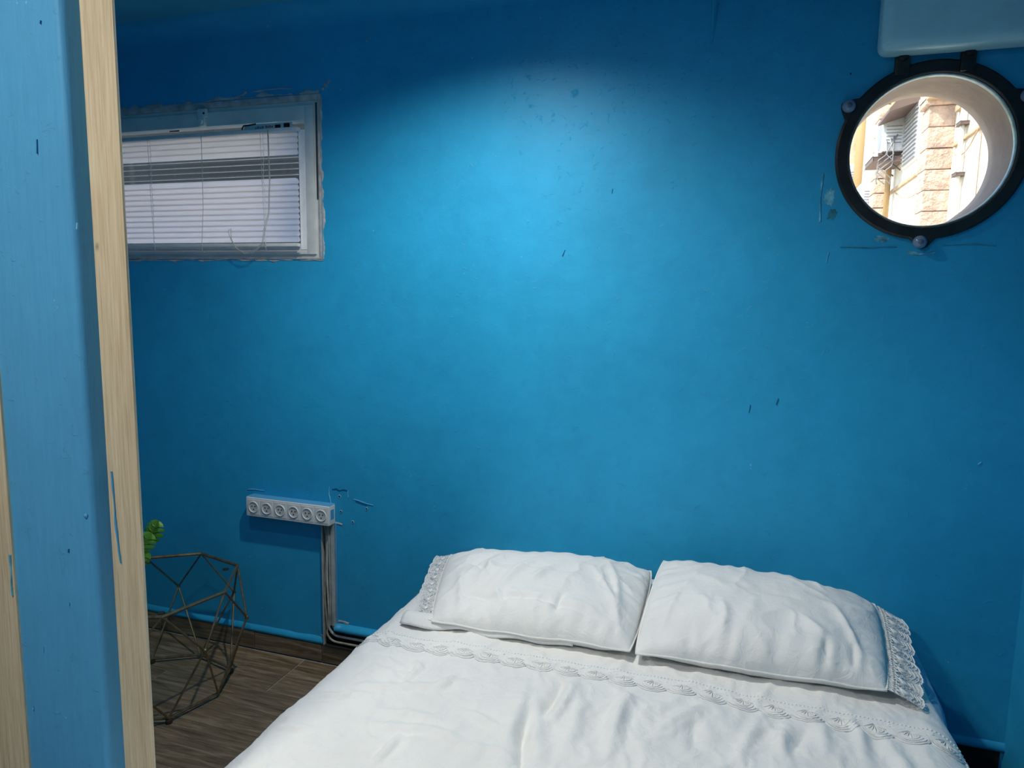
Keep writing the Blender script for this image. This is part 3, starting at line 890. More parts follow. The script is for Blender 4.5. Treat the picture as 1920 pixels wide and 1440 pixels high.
def ridged(x, y, s, seed):
    w = fbm(x, y, s * 0.5, seed + 3) * 0.35
    p = Vector((x * s + w * 2 + seed, y * s * 0.55 + w * 2, seed))
    return (1 - abs(noise.noise(p)) * 2.4)
def bedtop(X, Y):
    X = np.asarray(X, float); Y = np.asarray(Y, float)
    H = BT + 0.010 * (1 - ((X + 0.235) / 0.75) ** 2)
    H = H + ridges(X, Y)
    fl = np.array([0.0060 * fbm(a, b, 5.0, 2.2) + 0.0048 * max(0, ridged(a, b, 9, 5.5)) ** 3 + 0.0028 * max(0, ridged(a, b, 21, 1.5)) ** 3 + 0.0020 * fbm(a, b, 22, 7.1)
                   for a, b in zip(X.ravel(), Y.ravel())]).reshape(X.shape)
    return H + fl

LXC, RXC, RAD = -0.915, 0.425, 0.092      # arc centres of the duvet's rounded long edges
def right_outer(y):                        # duvet pulled back from the head on the right
    return smooth01((-y - 0.42) / 0.22)
def duvet_mesh():
    ny = 300
    ys = np.linspace(-0.022, -1.93, ny)
    left_drop, right_drop = 0.33, 0.33
    nt_, na, nd = 250, 14, 26
    rows = []
    for y in ys:
        row = []
        k = right_outer(y)
        # foot rounding and head edge
        # left drape bottom -> top
        for i in range(nd, 0, -1):
            d = i / nd * left_drop
            w = 0.010 * math.sin(y * 21 + 1.7 * math.sin(y * 5)) * (i / nd) + 0.006 * (i / nd)
            row.append((LXC - RAD - w, y, BT - RAD - d, 0))
        for i in range(0, na):
            a = i / na * PI / 2
            row.append((LXC - RAD * math.cos(a), y, BT - RAD + RAD * math.sin(a), math.sin(a)))
        for i in range(nt_ + 1):
            x = LXC + (RXC - LXC) * i / nt_
            row.append((x, y, BT, 1))
        rr = RAD
        amax = PI / 2 * (0.45 + 0.55 * k)
        for i in range(1, na + 1):
            a = i / na * amax
            row.append((RXC - 0.012 * (1 - k) * (i / na) + rr * math.sin(a), y, BT - rr + rr * math.cos(a), math.cos(a)))
        ex, ez = row[-1][0], row[-1][2]
        for i in range(1, nd + 1):
            d = i / nd * right_drop * k
            w = 0.010 * math.sin(y * 19 + 2 * math.sin(y * 4)) * (i / nd) * k
            row.append((ex + w, y, ez - d - 0.0004 * i * (1 - k), 0))
        rows.append(row)
    A = np.array(rows)
    top = bedtop(A[:, :, 0], A[:, :, 1]) - BT
    fade = A[:, :, 3] ** 1.0
    A[:, :, 2] += top * fade
    # drape-side folds
    side = 1 - fade
    for r in range(A.shape[0]):
        for c in (range(0, nd + na)):
            A[r, c, 0] += side[r, c] * 0.006 * fbm(A[r, c, 1], A[r, c, 2], 9, 4.4)
    # round the foot end down
    Yv = A[:, :, 1]
    e = np.clip((-Yv - 1.80) / 0.13, 0, 1)
    A[:, :, 2] = np.where(A[:, :, 3] > 0, A[:, :, 2] - 0.09 * (1 - np.sqrt(1 - e ** 2 * 0.98)), A[:, :, 2])
    n0, n1 = A.shape[:2]
    V = A[:, :, :3].reshape(-1, 3).tolist()
    F = [(i * n1 + j, i * n1 + j + 1, (i + 1) * n1 + j + 1, (i + 1) * n1 + j) for i in range(n0 - 1) for j in range(n1 - 1)]
    # foot drape
    base = (n0 - 1) * n1
    prev = [base + j for j in range(nd, n1 - nd)]
    for s in range(1, 9):
        cur = []
        for j in range(nd, n1 - nd):
            p = A[n0 - 1, j]
            V.append((p[0], p[1] - 0.012 - 0.006 * math.sin(p[0] * 14) * s / 8, p[2] - 0.038 * s)); cur.append(len(V) - 1)
        for q in range(len(cur) - 1): F.append((prev[q], prev[q + 1], cur[q + 1], cur[q]))
        prev = cur
    return V, F
bed = empty('bed', (-0.235, -0.98, 0), 'double bed with a pale blue fitted mattress, its head against the blue wall', 'bed')
BEDO = tuple(bed.location)
# mattress: rounded loft along y
def mattress():
    V = []; F = []
    stations = []
    for t in (0, 0.15, 0.4, 0.7, 1.0): stations.append((-0.028 - 0.07 * t, math.sqrt(max(0, 1 - (1 - t) ** 2))))
    stations += [(-0.2, 1), (-0.3, 1), (-0.4, 1), (-0.5, 1), (-0.6, 1), (-0.8, 1), (-1.3, 1), (-1.85, 1), (-1.90, 0.8), (-1.915, 0.3)]
    m = 0
    for y, s in stations:
        xr = 0.498 + 0.034 * smooth01((0.62 + y) / 0.2) - 0.07 * (1 - s)
        xl = -0.965 + 0.06 * (1 - s)
        z0, z1 = 0.215 + 0.03 * (1 - s), 0.506 - 0.055 * (1 - s)
        r = 0.075; loop = []
        for cx, cz, a0 in ((xr - r, z1 - r, 0), (xl + r, z1 - r, 90), (xl + r, z0 + r, 180), (xr - r, z0 + r, 270)):
            for k in range(7):
                a = math.radians(a0 + k * 15)
                loop.append((cx + r * math.cos(a), y, cz + r * math.sin(a)))
        m = len(loop); V += loop
    ns = len(stations)
    for i in range(ns - 1):
        for k in range(m): F.append((i * m + k, i * m + (k + 1) % m, (i + 1) * m + (k + 1) % m, (i + 1) * m + k))
    F.append(tuple(range(m))[::-1]); F.append(tuple(range((ns - 1) * m, ns * m)))
    return V, F
V, F = mattress()
mobj('mattress', V, F, M_SHEETB, bed, smooth=True, off=BEDO)
MB().box((-0.94, -1.89, 0.07), (0.47, -0.03, 0.222), 0.01, 2).build('base', M_BASE, bed, auto=True, off=BEDO)
for x in (-0.86, 0.39):
    for y in (-1.80, -0.12):
        MB().lathe([(0.022, 0), (0.024, 0.02), (0.03, 0.075)], (x, y, 0), 'Z', 16).build('leg', M_BASE, bed, auto=True, off=BEDO)

V, F = duvet_mesh()
duvet = mobj('duvet', V, F, M_SHEET, None, smooth=True)
sd = duvet.modifiers.new('solid', 'SOLIDIFY'); sd.thickness = 0.004; sd.offset = -1
tag(duvet, 'rumpled white cotton duvet with a lace band, spread over the bed', 'duvet')

# ---- lace
def lace(fn, length, width, nsc, parent, seed, amp=0.20):
    """fn(s,t,h): s along 0..1, t across 0..1 (1 = scalloped edge), h = lift -> Vector"""
    nu = nsc * 14; nv = 8
    V = []; F = []
    for i in range(nu + 1):
        s = i / nu
        ph = (s * nsc) % 1.0
        edge = 1 - amp + amp * math.sin(PI * ph) ** 0.7
        for j in range(nv + 1):
            V.append(fn(s, j / nv * edge, 0.0010 + 0.0022 * (j / nv) ** 2))
    for i in range(nu):
        for j in range(nv):
            a = i * (nv + 1) + j
            F.append((a, a + 1, a + nv + 2, a + nv + 1))
    L = mobj('lace', V, F, M_NET, parent, smooth=True)
    rnd = random.Random(seed)
    th = MB(); mo = MB(); bd = MB()
    r = 0.0011
    us = 1.0 / nsc
    for c in range(nsc):
        s0 = (c + 0.5) * us
        # scalloped border cord and inner arcs
        for q, sc in enumerate((1.0, 0.84, 0.68, 0.52)):
            pts = []
            for k in range(13):
                ph = 0.5 + (k / 12 - 0.5) * sc
                t = (1 - amp + amp * math.sin(PI * (k / 12)) ** 0.7) - (1 - sc) * 0.62
                t += rnd.uniform(-0.012, 0.012)
                pts.append(fn((c + ph) * us, max(0.05, t - 0.0), 0.0026 + 0.0010 * sc))
            th.tube(pts, r * (1.6 if q == 0 else 1.0), 4)
        # fan of petals
        for q in range(7):
            a = math.radians(-66 + q * 22)
            l = 0.34 + 0.06 * math.cos(q * 2)
            ds, dt = math.sin(a) * l * 0.9, math.cos(a) * l
            pts = [fn(s0 + us * ds * f_ , 0.30 + dt * f_, 0.0032 + 0.0004 * math.sin(PI * f_)) for f_ in (0.1, 0.4, 0.7, 1.0)]
            mo.tube(pts, [0.0008, 0.0015, 0.0014, 0.0007], 5)
        # wavy filler thread
        pts = [fn((c + k / 16) * us, 0.16 + 0.05 * math.sin(k * 2.3 + c), 0.002) for k in range(17)]
        th.tube(pts, r, 4)
        pts = [fn((c + k / 12) * us, 0.28 + 0.06 * math.cos(k * 1.9 + c * 2), 0.0022) for k in range(13)]
        th.tube(pts, r, 4)
    nb = int(length / 0.0085)
    for k in range(nb):
        s = (k + 0.5) / nb
        p = fn(s, 0.02, 0.0028); q = fn(min(1, s + 0.0045 / length), 0.02, 0.0028)
        bd.tube([p, p.lerp(q, 0.5), q], [0.0010, 0.0022, 0.0010], 5)
    a = th.build('threads', M_LACE, L, smooth=True); a['kind'] = 'stuff'
    b = mo.build('petals', M_LACE, L, smooth=True); b['kind'] = 'stuff'
    d = bd.build('bead_row', M_LACE, L, smooth=True); d['kind'] = 'stuff'
    return L
# height lookup grid of the duvet surface near the lace band
gx = np.linspace(-1.0, 0.52, 381); gy = np.linspace(-0.80, -0.58, 56)
GX, GY = np.meshgrid(gx, gy)
GZ = bedtop(GX, GY)
def hz(x, y):
    fx = min(max((x - gx[0]) / (gx[1] - gx[0]), 0), len(gx) - 1.001); fy = min(max((y - gy[0]) / (gy[1] - gy[0]), 0), len(gy) - 1.001)
    i, j = int(fx), int(fy); u, v = fx - i, fy - j
    return float((GZ[j, i] * (1 - u) + GZ[j, i + 1] * u) * (1 - v) + (GZ[j + 1, i] * (1 - u) + GZ[j + 1, i + 1] * u) * v)
ARC = RAD * PI / 2
TOT = ARC + (RXC - LXC) + ARC
def duv(s, t, h):
    l = s * TOT
    y = -0.640 - 0.072 * t - 0.006 * math.sin(s * 9)
    if l < ARC:
        a = l / RAD; nx, nz = -math.cos(a), math.sin(a)
        x = LXC + RAD * nx; z = BT - RAD + RAD * nz; x_ = x
        z += (hz(x_, y) - BT) * nz
    elif l > ARC + (RXC - LXC):
        a = (l - ARC - (RXC - LXC)) / RAD; nx, nz = math.sin(a), math.cos(a)
        x = RXC + RAD * nx; z = BT - RAD + RAD * nz
        z += (hz(x, y) - BT) * nz
    else:
        x = LXC + l - ARC; nx, nz = 0, 1; z = hz(x, y)
    return Vector((x + nx * (h + 0.0016), y, z + nz * (h + 0.0016)))
lc = lace(duv, TOT, 0.072, 23, duvet, 3)

# ---- pillows
def pillow(name, label, c, T, puff_seed, lace_side, creases, head_lift=0.0):
    """c: TL, TR, BR, BL world corners; builds a closed pillow"""
    TL, TR, BR, BL = [Vector(p) for p in c]
    nu, nv = 150, 110
    top = []; bot = []
    N_ = ((TR - TL).cross(TL - BL)).normalized()
    if N_.z < 0: N_ = -N_
    def surf(u, v, side):
        # pinch of the sides between the corners
        uu = u * (1 + 0.012 * (1 - v * v) - 0.02 * v * v * v * v); vv = v * (1 - 0.012 * (1 - u * u) + 0.045 * noise.noise(Vector((u * 2.6, v, puff_seed))) * (1 - u * u) + 0.008 * noise.noise(Vector((u * 9, v, puff_seed))))
        a, b = (uu + 1) / 2, (vv + 1) / 2
        P = BL.lerp(BR, a).lerp(TL.lerp(TR, a), b)
        e = max(0.0, (1 - abs(u) ** 2.8)) ** 0.56 * max(0.0, (1 - abs(v) ** 2.6)) ** 0.50
        P = P + N_ * (0.010 * noise.noise(Vector((u * 3.1, v * 2.2, puff_seed + 9))) * (1 - abs(u) ** 6) * (1 if v < 0 else 0.4))
        x, y = P.x, P.y
        w = 0.0
        rim = (1 - e)
        w += 0.006 * fbm(x, y, 6, puff_seed) * e
        w += 0.0055 * max(0, ridged(x, y, 8, puff_seed + 1)) ** 3 * min(1, e * 2)
        # puckers running in from the seams
        pu = math.sin(u * 34 + 3 * noise.noise(Vector((u * 4, v * 2, puff_seed))))
        pv = math.sin(v * 26 + 3 * noise.noise(Vector((v * 4, u * 2, puff_seed))))
        w += 0.0035 * pu * max(0, abs(v) - 0.55) * 2.0 * min(1, e * 2.5) + 0.0035 * pv * max(0, abs(u) - 0.6) * 2.2 * min(1, e * 2.5)
        for (pl, h, wd) in creases:
            best = 9; tt = 0
            for i in range(len(pl) - 1):
                ax, ay = pl[i]; bx, by = pl[i + 1]
                dx, dy = bx - ax, by - ay
                t = min(1, max(0, ((u - ax) * dx + (v - ay) * dy) / (dx * dx + dy * dy)))
                d = math.hypot(u - ax - t * dx, v - ay - t * dy)
                if d < best: best = d; tt = (i + t) / (len(pl) - 1)
            w += 1.35 * h * math.exp(-(best / wd) ** 1.6) * math.sin(PI * min(.95, max(.05, tt))) ** .6
        if side > 0:
            return P + N_ * (T * e + w * min(1, e * 3))
        z = P.z - 0.6 * T * e
        lim = BT + 0.010 * (1 - ((x + 0.235) / 0.75) ** 2) + 0.003
        P2 = Vector((P.x, P.y, max(z, lim - 0.004)))
        if e < 0.02: P2 = P + (P2 - P) * (e / 0.02)
        return P2
    V = []; F = []
    for j in range(nv + 1):
        for i in range(nu + 1):
            V.append(surf(-1 + 2 * i / nu, -1 + 2 * j / nv, 1))
    W = nu + 1
    for j in range(nv):
        for i in range(nu): F.append((j * W + i, j * W + i + 1, (j + 1) * W + i + 1, (j + 1) * W + i))
    off = len(V)
    mu, mv = 50, 36
    for j in range(mv + 1):
        for i in range(mu + 1):
            V.append(surf(-1 + 2 * i / mu, -1 + 2 * j / mv, -1))
    W2 = mu + 1
    for j in range(mv):
        for i in range(mu): F.append((off + j * W2 + i, off + (j + 1) * W2 + i, off + (j + 1) * W2 + i + 1, off + j * W2 + i + 1))
    p = mobj(name, V, F, M_SHEET, None, smooth=True)
    # seam piping round the edge
    ring = []
    for k in range(60): ring.append(surf(-1 + 2 * k / 60, -1, 1))
    for k in range(44): ring.append(surf(1, -1 + 2 * k / 44, 1))
    for k in range(60): ring.append(surf(1 - 2 * k / 60, 1, 1))
    for k in range(44): ring.append(surf(-1, 1 - 2 * k / 44, 1))
    MB().tube(ring, 0.0028, 6, closed=True).build('seam', M_SHEET, p, smooth=True)
    tag(p, label, 'pillow')
    return p, surf

LT = [(-0.955, -0.125, 0.575), (-0.248, -0.085, 0.598), (-0.240, -0.585, 0.572), (-0.815, -0.588, 0.562)]
cl = [([(-0.25, 0.55), (-0.45, 0.0), (-0.55, -0.45)], 0.010, 0.05), ([(0.0, 0.35), (-0.2, -0.15), (-0.35, -0.6)], 0.009, 0.05),
      ([(0.15, 0.1), (-0.05, -0.35)], 0.008, 0.045), ([(-0.45, 0.45), (-0.62, 0.1), (-0.45, -0.25)], -0.010, 0.05),
      ([(0.62, 0.6), (0.75, 0.0), (0.85, -0.75)], 0.009, 0.035), ([(0.5, 0.3), (0.72, -0.3), (0.88, -0.85)], 0.008, 0.035),
      ([(0.30, -0.5), (0.26, -0.78)], -0.010, 0.035), ([(-0.9, -0.6), (-0.4, -0.70), (0.1, -0.66), (0.6, -0.78)], -0.009, 0.05),
      ([(-0.75, -0.2), (-0.7, -0.8)], 0.008, 0.04), ([(-0.35, -0.55), (-0.25, -0.85)], 0.008, 0.04)]
pl_l, surf_l = pillow('pillow', 'white pillow with lace on its left end, left one of the two, more creased', LT, 0.088, 3.3, -1, cl)
RT = [(-0.222, -0.090, 0.640), (0.410, -0.090, 0.590), (0.368, -0.560, 0.570), (-0.234, -0.592, 0.572)]
cr_ = [([(-0.35, -0.25), (-0.30, -0.55), (-0.32, -0.8)], 0.009, 0.05), ([(0.55, 0.1), (0.70, -0.4), (0.78, -0.75)], 0.009, 0.04),
       ([(0.3, -0.3), (0.5, -0.65)], 0.007, 0.05), ([(0.1, 0.75), (0.35, 0.35), (0.6, 0.15)], 0.004, 0.04), ([(0.35, 0.8), (0.5, 0.4)], 0.004, 0.03),
       ([(-0.75, -0.1), (-0.8, -0.7)], 0.006, 0.04), ([(0.50, -0.65), (0.53, -0.9)], -0.008, 0.03), ([(0.72, -0.6), (0.74, -0.9)], -0.008, 0.03),
       ([(-0.6, 0.3), (-0.2, -0.1)], 0.005, 0.08)]
pl_r, surf_r = pillow('pillow', 'plump white pillow with lace on its right end, right one of the two', RT, 0.088, 8.1, 1, cr_)

def lace_pillow(surf, us, parent, reach, droop, seed, v0=-0.98, v1=0.98):
    def fn(s, t, h):
        v = v0 + (v1 - v0) * s
        P = surf(us, v, 1)
        Q = surf(us * 0.985, v, 1)
        out = (P - Q); out.z = 0
        if out.length < 1e-6: out = Vector((us, 0, 0))
        out.normalize()
        out = Vector((us, -0.15 if s < 0.2 else 0, 0)).normalized()
        x = P + out * reach * t
        floor_ = BT + 0.012
        z = P.z - droop * t ** 1.3 + 0.005 * math.sin(s * 17 + t * 2) * t
        x.x += us * 0.010 * noise.noise(Vector((s * 5, seed, t))) * t
        if x.x < 0.46 and x.x > -0.95: z = max(z, floor_ - 0.002)
        return Vector((x.x, x.y, z + h))
    return lace(fn, 0.5, reach, 9, parent, seed, 0.09)
lace_pillow(surf_r, 1.0, pl_r, 0.082, 0.040, 5)
lace_pillow(surf_l, -1.0, pl_l, 0.058, 0.012, 6)
# lower flap of the left pillowcase sticking out under the lace
V = []; F = []
nx_, ny_ = 40, 10
for j in range(ny_ + 1):
    for i in range(nx_ + 1):
        s = i / nx_; t = j / ny_
        wd = 0.030 * (1 - s) * (0.8 + 0.4 * math.sin(s * 13))
        p = Vector((-0.905, -0.570, 0.556)).lerp(Vector((-0.40, -0.572, 0.562)), s)
        p = p + Vector((0, 0.024 - t * (wd + 0.024), -0.014 * t * t + 0.004 * math.sin(s * 21) * t + 0.008 * math.sin(PI * t)))
        V.append(p)
for j in range(ny_):
    for i in range(nx_): F.append((j * (nx_ + 1) + i, j * (nx_ + 1) + i + 1, (j + 1) * (nx_ + 1) + i + 1, (j + 1) * (nx_ + 1) + i))
fl = mobj('hem_flap', V, F, M_SHEET, pl_l, smooth=True)
fs_ = fl.modifiers.new('s', 'SOLIDIFY'); fs_.thickness = 0.006

# ------------------------------------------------------------------ geometric wire table
table = empty('wire_side_table', (-2.01, -0.39, 0), 'brass coloured geometric wire side table with glass top, beside the partition edge', 'side table')
TO = tuple(table.location)
ctr = (-2.01, -0.385)
def pol(r, deg, z, c=ctr): return Vector((c[0] + r * math.cos(math.radians(deg)), c[1] + r * math.sin(math.radians(deg)), z))
ZT, ZB, ZM = 0.42, 0.018, 0.25
topn = [Vector((-1.722, -0.363, ZT)), Vector((-1.844, -0.145, ZT)), Vector((-2.066, -0.091, ZT)), Vector((-2.235, -0.208, ZT)), pol(0.30, 180, ZT), pol(0.30, 225, ZT), Vector((-2.00, -0.685, ZT)), Vector((-1.777, -0.595, ZT))]
botn = [Vector((-1.776, -0.355, ZB)), Vector((-1.851, -0.200, ZB)), Vector((-2.039, -0.151, ZB)), Vector((-2.194, -0.244, ZB)), pol(0.235, 184, ZB), pol(0.235, 228, ZB), Vector((-1.985, -0.615, ZB)), Vector((-1.827, -0.539, ZB))]
midn = [Vector((-1.757, -0.209, ZM)), Vector((-1.957, -0.037, ZM)), Vector((-2.212, -0.069, ZM)), pol(0.345, 158, ZM), pol(0.345, 203, ZM), pol(0.345, 248, ZM), Vector((-1.88, -0.70, ZM)), Vector((-1.723, -0.469, ZM))]
# mid k sits between ring nodes k and k+1
mb = MB()
mb.tube(topn, 0.0062, 6, closed=True)
mb.build('top_ring', M_BRASS, table, off=TO)
mb = MB(); mb.tube(botn, 0.0050, 6, closed=True); mb.build('base_ring', M_BRASS, table, off=TO)
for k in range(8):
    for (a, b) in ((topn[k], midn[k]), (topn[(k + 1) % 8], midn[k]), (botn[k], midn[k]), (botn[(k + 1) % 8], midn[k])):
        MB().tube([a, b], 0.0038, 8).build('strut', M_BRASS, table, smooth=False, off=TO)
    MB().lathe([(0.0, 0.008), (0.006, 0.006), (0.0075, 0), (0.006, -0.006), (0.0, -0.008)], tuple(midn[k]), 'Z', 12).build('joint', M_BRASS, table, smooth=True, off=TO)
for k in (1, 3, 5, 7):
    MB().lathe([(0.011, 0.0), (0.012, 0.004), (0.011, 0.013), (0.0, 0.0145)], (botn[k].x, botn[k].y, 0.0), 'Z', 18).build('foot', M_FOOT, table, auto=True, off=TO)
for k in (1, 3, 5, 7):
    d = (Vector((ctr[0], ctr[1], ZT)) - topn[k]).normalized()
    e = topn[k] + d * 0.045
    MB().lathe([(0.0, -0.0065), (0.012, -0.006), (0.012, -0.003), (0.0, -0.003)], (e.x, e.y, ZT), 'Z', 16).build('glass_tab', M_FOOT, table, auto=True, off=TO)
gz0, gz1 = ZT - 0.002, ZT + 0.004
inner = [Vector((ctr[0], ctr[1], 0)).lerp(Vector((p.x, p.y, 0)), 0.965) for p in topn]
MB().quadprism([(p.x, p.y, gz0) for p in inner], (0, 0, gz1 - gz0)).build('glass_top', M_GTOP, table, off=TO)

# potted plant on the table
PP = (-2.13, -0.40, ZT + 0.0045)
plant = empty('potted_plant', PP, 'small potted plant with split green leaves on the wire table', 'plant')
MB().lathe([(0.0, 0.0), (0.030, 0.0), (0.034, 0.004), (0.044, 0.075), (0.046, 0.080), (0.042, 0.081), (0.040, 0.070), (0.0, 0.070)], PP, 'Z', 28).build('pot', M_POT, plant, auto=True, off=PP)
MB().lathe([(0.0, 0.074), (0.038, 0.072), (0.039, 0.068)], PP, 'Z', 20).build('soil', M_SOIL, plant, off=PP)
def leaf_mesh(L, W, fold=0.25):
    """split leaf lying in XZ plane, base at the origin, tip towards +z"""
    bm = bmesh.new()
    n = 40
    for sg in (1, -1):
        prev = None
        for i in range(n + 1):
            t = i / n
            w = W * math.sin(PI * (0.10 + 0.90 * t) ** 0.85) ** 0.6 if t < 1 else 0.0
            fr = (t * 4.2) % 1.0
            if 0.80 < fr and t < 0.9: w *= 0.50
            m = bm.verts.new((0, 0, L * t))
            h = bm.verts.new((sg * w * 0.55, -0.006 * math.sin(PI * t), L * t + 0.18 * w))
            e = bm.verts.new((sg * w, 0.004, L * t + 0.30 * w))
            if prev:
                for A, B, C_, D in ((prev[0], prev[1], h, m), (prev[1], prev[2], e, h)):
                    bm.faces.new((A, B, C_, D) if sg > 0 else (D, C_, B, A))
            prev = (m, h, e)
    bmesh.ops.remove_doubles(bm, verts=bm.verts, dist=1e-6)
    me = bpy.data.meshes.new('leaf'); bm.to_mesh(me); bm.free(); me.materials.append(M_LEAF)
    return me
lme = leaf_mesh(0.085, 0.042)
rl = random.Random(5)
leafs = [((-2.045, -0.42, 0.545), (50, 15), 0.9), ((-2.06, -0.44, 0.505), (100, 20), 0.8), ((-2.06, -0.36, 0.56), (30, 0), 1.0), ((-2.14, -0.44, 0.60), (5, 10), 1.1), ((-2.20, -0.42, 0.56), (-50, 0), 1.0), ((-2.16, -0.34, 0.57), (-20, -30), 1.0), ((-2.10, -0.47, 0.53), (40, 50), 1.0), ((-2.22, -0.36, 0.52), (-80, -10), 0.95)]
for (p, (tz, ty), s) in leafs:
    p = Vector(p)
    st = MB().tube([(PP[0], PP[1], PP[2] + 0.07), Vector((PP[0], PP[1], PP[2] + 0.07)).lerp(p, 0.5) + Vector((0, 0, 0.02)), p], 0.0014, 6).build('stem', M_LEAF, plant, smooth=True, off=PP)
    o = bpy.data.objects.new('leaf', lme); link(o, plant)
    o.location = p - Vector(PP)
    o.rotation_euler = (math.radians(-18), math.radians(tz * 0.55), math.radians(ty)); o.scale = (s, s, s)

# ------------------------------------------------------------------ ceiling lamps (above the picture)
dl = empty('recessed_downlight', (DOWN[0], DOWN[1], ZC), 'round recessed ceiling downlight above the head of the bed', 'lamp')
DO = tuple(dl.location)
MB().lathe([(0.052, ZC - 0.004), (0.050, ZC - 0.006), (0.044, ZC - 0.004), (0.042, ZC), (0.052, ZC)], (DOWN[0], DOWN[1], 0), 'Z', 40, closed=True).build('trim_ring', M_LAMP, dl, smooth=True, off=DO)
dl2 = empty('recessed_downlight', (DOWN2[0], DOWN2[1], ZC), 'round recessed ceiling downlight just behind the partition, above the wire table side', 'lamp')
MB().lathe([(0.052, ZC - 0.004), (0.050, ZC - 0.006), (0.044, ZC - 0.004), (0.042, ZC), (0.052, ZC)], (DOWN2[0], DOWN2[1], 0), 'Z', 40, closed=True).build('trim_ring', M_LAMP, dl2, smooth=True, off=tuple(dl2.location))
rl_ = empty('ceiling_lamp', (-1.06, -2.45, ZC), 'round flat white ceiling lamp in front of the partition', 'lamp')
RO = tuple(rl_.location)
MB().lathe([(0.0, ZC), (0.15, ZC), (0.15, ZC - 0.03), (0.143, ZC - 0.035), (0.0, ZC - 0.035)], (-1.06, -2.45, 0), 'Z', 48).build('housing', M_LAMP, rl_, auto=True, off=RO)
MB().lathe([(0.0, ZC - 0.0355), (0.135, ZC - 0.0355), (0.135, ZC - 0.040), (0.0, ZC - 0.043)], (-1.06, -2.45, 0), 'Z', 48).build('diffuser', M_EMIT, rl_, auto=True, off=RO)

# ------------------------------------------------------------------ street outside the porthole
YO = 2.352
FX = 2.2
def by(y): return y
near = empty('facade', (FX, 2.0, 0), 'sunlit cream rendered facade with stone corner blocks seen through the round window', 'building')
NO = tuple(near.location)
MB().box((FX, 3.2, -3), (FX + 6, by(7.55), 12)).build('wall', M_CREAM, near, off=NO)
MB().box((FX, by(7.9), -3), (FX + 6, by(11.85), 12)).build('wall', M_CREAM, near, off=NO)
# corner blocks facing the porthole
rb = random.Random(3)
z = 1.55; k = 0
while z < 4.05:
    h = 0.245
    d = rb.uniform(0, 0.015)
    if z + h > 3.95: break
    wd = 0.281
    MB().box((FX - wd, by(7.55) - d, z + 0.004), (FX + 0.02, by(7.95), z + h - 0.004), 0.012, 2).build('corner_block', M_STONE, near, auto=True, off=NO)
    z += h; k += 1
MB().box((FX - 0.33, by(7.5), z), (FX + 0.05, by(7.9), z + 0.22), 0.03, 3).build('corner_block', M_STONE, near, auto=True, off=NO)
# carved corbel
mb = MB()
for i in range(7):
    mb.box((FX - 0.33 + i * 0.03, by(7.4) - 0.02 * i, z + 0.05 + i * 0.055), (FX + 0.30, by(7.9), z + 0.10 + i * 0.055), 0.018, 3)
mb.build('corbel', M_STONE2, near, auto=True, off=NO)
# string courses and pipes
MB().box((FX - 0.035, 1.2, 3.245), (FX + 0.01, by(7.45), 3.285), 0.008, 2).build('string_course', M_STONE2, near, off=NO)
MB().box((FX - 0.05, 1.2, 3.63), (FX + 0.01, by(7.40), 3.70), 0.008, 2).build('string_course', M_STONE2, near, off=NO)
MB().box((FX - 0.035, by(8.0), 3.225), (FX + 0.01, by(12.2), 3.275), 0.008, 2).build('string_course', M_STONE2, near, off=NO)
MB().tube([(FX - 0.05, by(7.0), 2.0), (FX - 0.05, by(7.0), 3.6)], 0.028, 10).build('down_pipe', M_CREAM, near, smooth=True, off=NO)
for zc_ in (2.25, 2.85, 3.40):
    MB().box((FX - 0.09, by(7.10), zc_), (FX, by(6.92), zc_ + 0.035), 0.006, 1).build('pipe_clip', M_BROWN, near, off=NO)
MB().tube([(FX - 0.02, by(6.35), 2.1), (FX - 0.02, by(6.35), 5.5)], 0.006, 6).build('cable', M_STONE2, near, smooth=True, off=NO)
MB().tube([(FX - 0.03, by(7.45), 3.20)] + [(FX - 0.03, by(7.45 - 0.11 * i), 3.20 - 0.16 * math.sin(PI * i / 10) + 0.01 * i) for i in range(1, 10)] + [(FX - 0.03, by(6.3), 3.30)], 0.008, 6).build('cable', M_STONE2, near, smooth=True, off=NO)
MB().tube([(FX - 0.03, by(8.0), 3.22)] + [(FX - 0.03, by(8.0 + 0.3 * i), 3.20 - 0.25 * math.sin(PI * i / 10)) for i in range(1, 10)] + [(FX - 0.03, by(11.0), 3.22)], 0.008, 6).build('cable', M_STONE2, near, smooth=True, off=NO)

far = empty('facade', (FX, 12, 0), 'farther facade with ochre pipes beyond the corner blocks, left in the round window', 'building')
FO = tuple(far.location)
MB().box((FX, by(11.9), -3), (FX + 6, by(30), 14)).build('wall', M_CREAM, far, off=FO)
z = 2.3
while z < 6.2:
    MB().box((FX - 0.22, by(11.9) - 0.10 + rb.uniform(0, 0.02), z + 0.006), (FX + 0.02, by(12.3), z + 0.24), 0.015, 2).build('corner_block', M_STONE, far, auto=True, off=FO)
    z += 0.25
MB().tube([(FX - 0.10, by(11.2), 2), (FX - 0.10, by(11.2), 6)], 0.045, 10).build('down_pipe', M_PIPE, far, smooth=True, off=FO)
for yy, r, mt in ((13.4, 0.10, M_CREAM), (14.6, 0.12, M_PIPE), (15.6, 0.12, M_STONE2), (17.0, 0.15, M_PIPE)):
    MB().tube([(FX - 0.12, by(yy), 1.5), (FX - 0.12, by(yy), 8)], r, 12).build('down_pipe', mt, far, smooth=True, off=FO)
for q in range(3):
    MB().box((FX - 0.6, by(19) + q * 2, 1.5), (FX + 0.1, by(19.5) + q * 2, 7), 0.02, 1).build('pilaster', M_STONE2, far, off=FO)

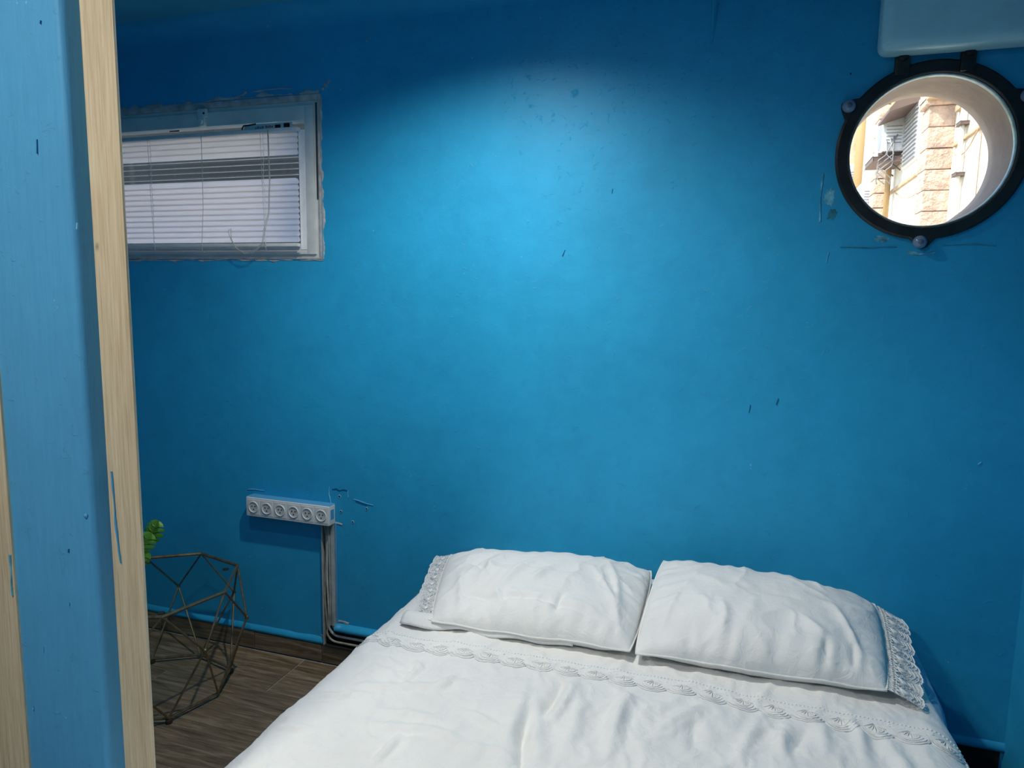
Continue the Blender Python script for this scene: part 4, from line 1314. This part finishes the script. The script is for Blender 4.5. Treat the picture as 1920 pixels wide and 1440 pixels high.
# window with brown awning and louvres above the air conditioner
lw = empty('louvred_window', (FX, by(10.2), 3.9), 'louvred window under a sloping brown awning, seen through the round window', 'window')
LO = tuple(lw.location)
mb = MB()
mb.quadprism([(FX, by(10.6), 4.72), (FX, by(10.6), 4.30), (FX - 0.40, by(10.6), 4.18), (FX - 0.40, by(10.6), 4.22)], (0, by(9.6) - by(10.6), 0))
mb.build('awning', M_BROWN, lw, off=LO)
for k in range(12):
    zz_ = 3.52 + k * 0.062
    MB().box((FX - 0.06, by(10.45), zz_), (FX - 0.005, by(9.55), zz_ + 0.012), 0, rotm=None).build('louvre', M_GREY, lw, off=LO)
MB().box((FX - 0.03, by(10.5), 3.48), (FX + 0.005, by(9.5), 4.30)).build('pane', M_ACW, lw, off=LO)

def ac(c, label, s=1.0):
    x, y, z = c
    r = empty('air_conditioner', c, label, 'air conditioner')
    MB().box((x - 0.30 * s, y - 0.42 * s, z), (x, y + 0.42 * s, z + 0.55 * s), 0.02, 2).build('casing', M_ACW, r, auto=True, off=c)
    MB().lathe([(0.0, x - 0.305 * s), (0.20 * s, x - 0.305 * s), (0.21 * s, x - 0.30 * s)], (0, y - 0.08 * s, z + 0.27 * s), 'X', 24).build('fan_grille', M_GREY, r, off=c)
    mb = MB()
    for k in range(6): mb.box((x - 0.26 * s, y - 0.425 * s, z + 0.12 * s + k * 0.05 * s), (x - 0.04 * s, y - 0.415 * s, z + 0.135 * s + k * 0.05 * s))
    mb.build('side_vents', M_GREY, r, off=c)
    mb = MB()
    for yy in (-0.3, 0.3):
        mb.box((x - 0.34 * s, y + yy * s - 0.015, z - 0.04), (x + 0.0, y + yy * s + 0.015, z))
        mb.tube([(x - 0.32 * s, y + yy * s, z - 0.02), (x + 0.0, y + yy * s, z - 0.28 * s)], 0.012, 6)
    mb.build('bracket', M_BROWN, r, off=c)
    for k in range(4):
        pts = [(x - 0.10 - 0.05 * k, y - 0.43 * s, z + 0.25 * s - 0.03 * k)] + [(x - 0.25 + 0.12 * math.sin(i * 1.1 + k), y - 0.47 * s + 0.02 * i, z - 0.05 - 0.09 * i) for i in range(6)]
        MB().tube(pts, 0.010, 6).build('hose', M_GREY, r, smooth=True, off=c)
    return r
ac((FX - 0.02, by(10.95), 3.78), 'white air conditioner on brackets below the louvred window outside')
ac((FX - 0.02, by(12.9), 3.05), 'white air conditioner lowest of the three outside, at the round window rim', 1.0)
ac((FX - 0.12, by(15.2), 3.75), 'small far air conditioner among the ochre pipes outside', 1.0)
tr = MB().box((FX - 0.45, by(11.3), 3.62), (FX - 0.02, by(10.5), 3.70), 0.01, 1).build('drip_tray', M_BROWN)
tag(tr, 'brown metal tray under the upper air conditioner outside', 'tray')
# ground of the alley
tag(MB().box((-6, WT + 0.1, -3.3), (FX + 6, 30, -3.05)).build('alley_ground', M_CREAM), kind='structure')
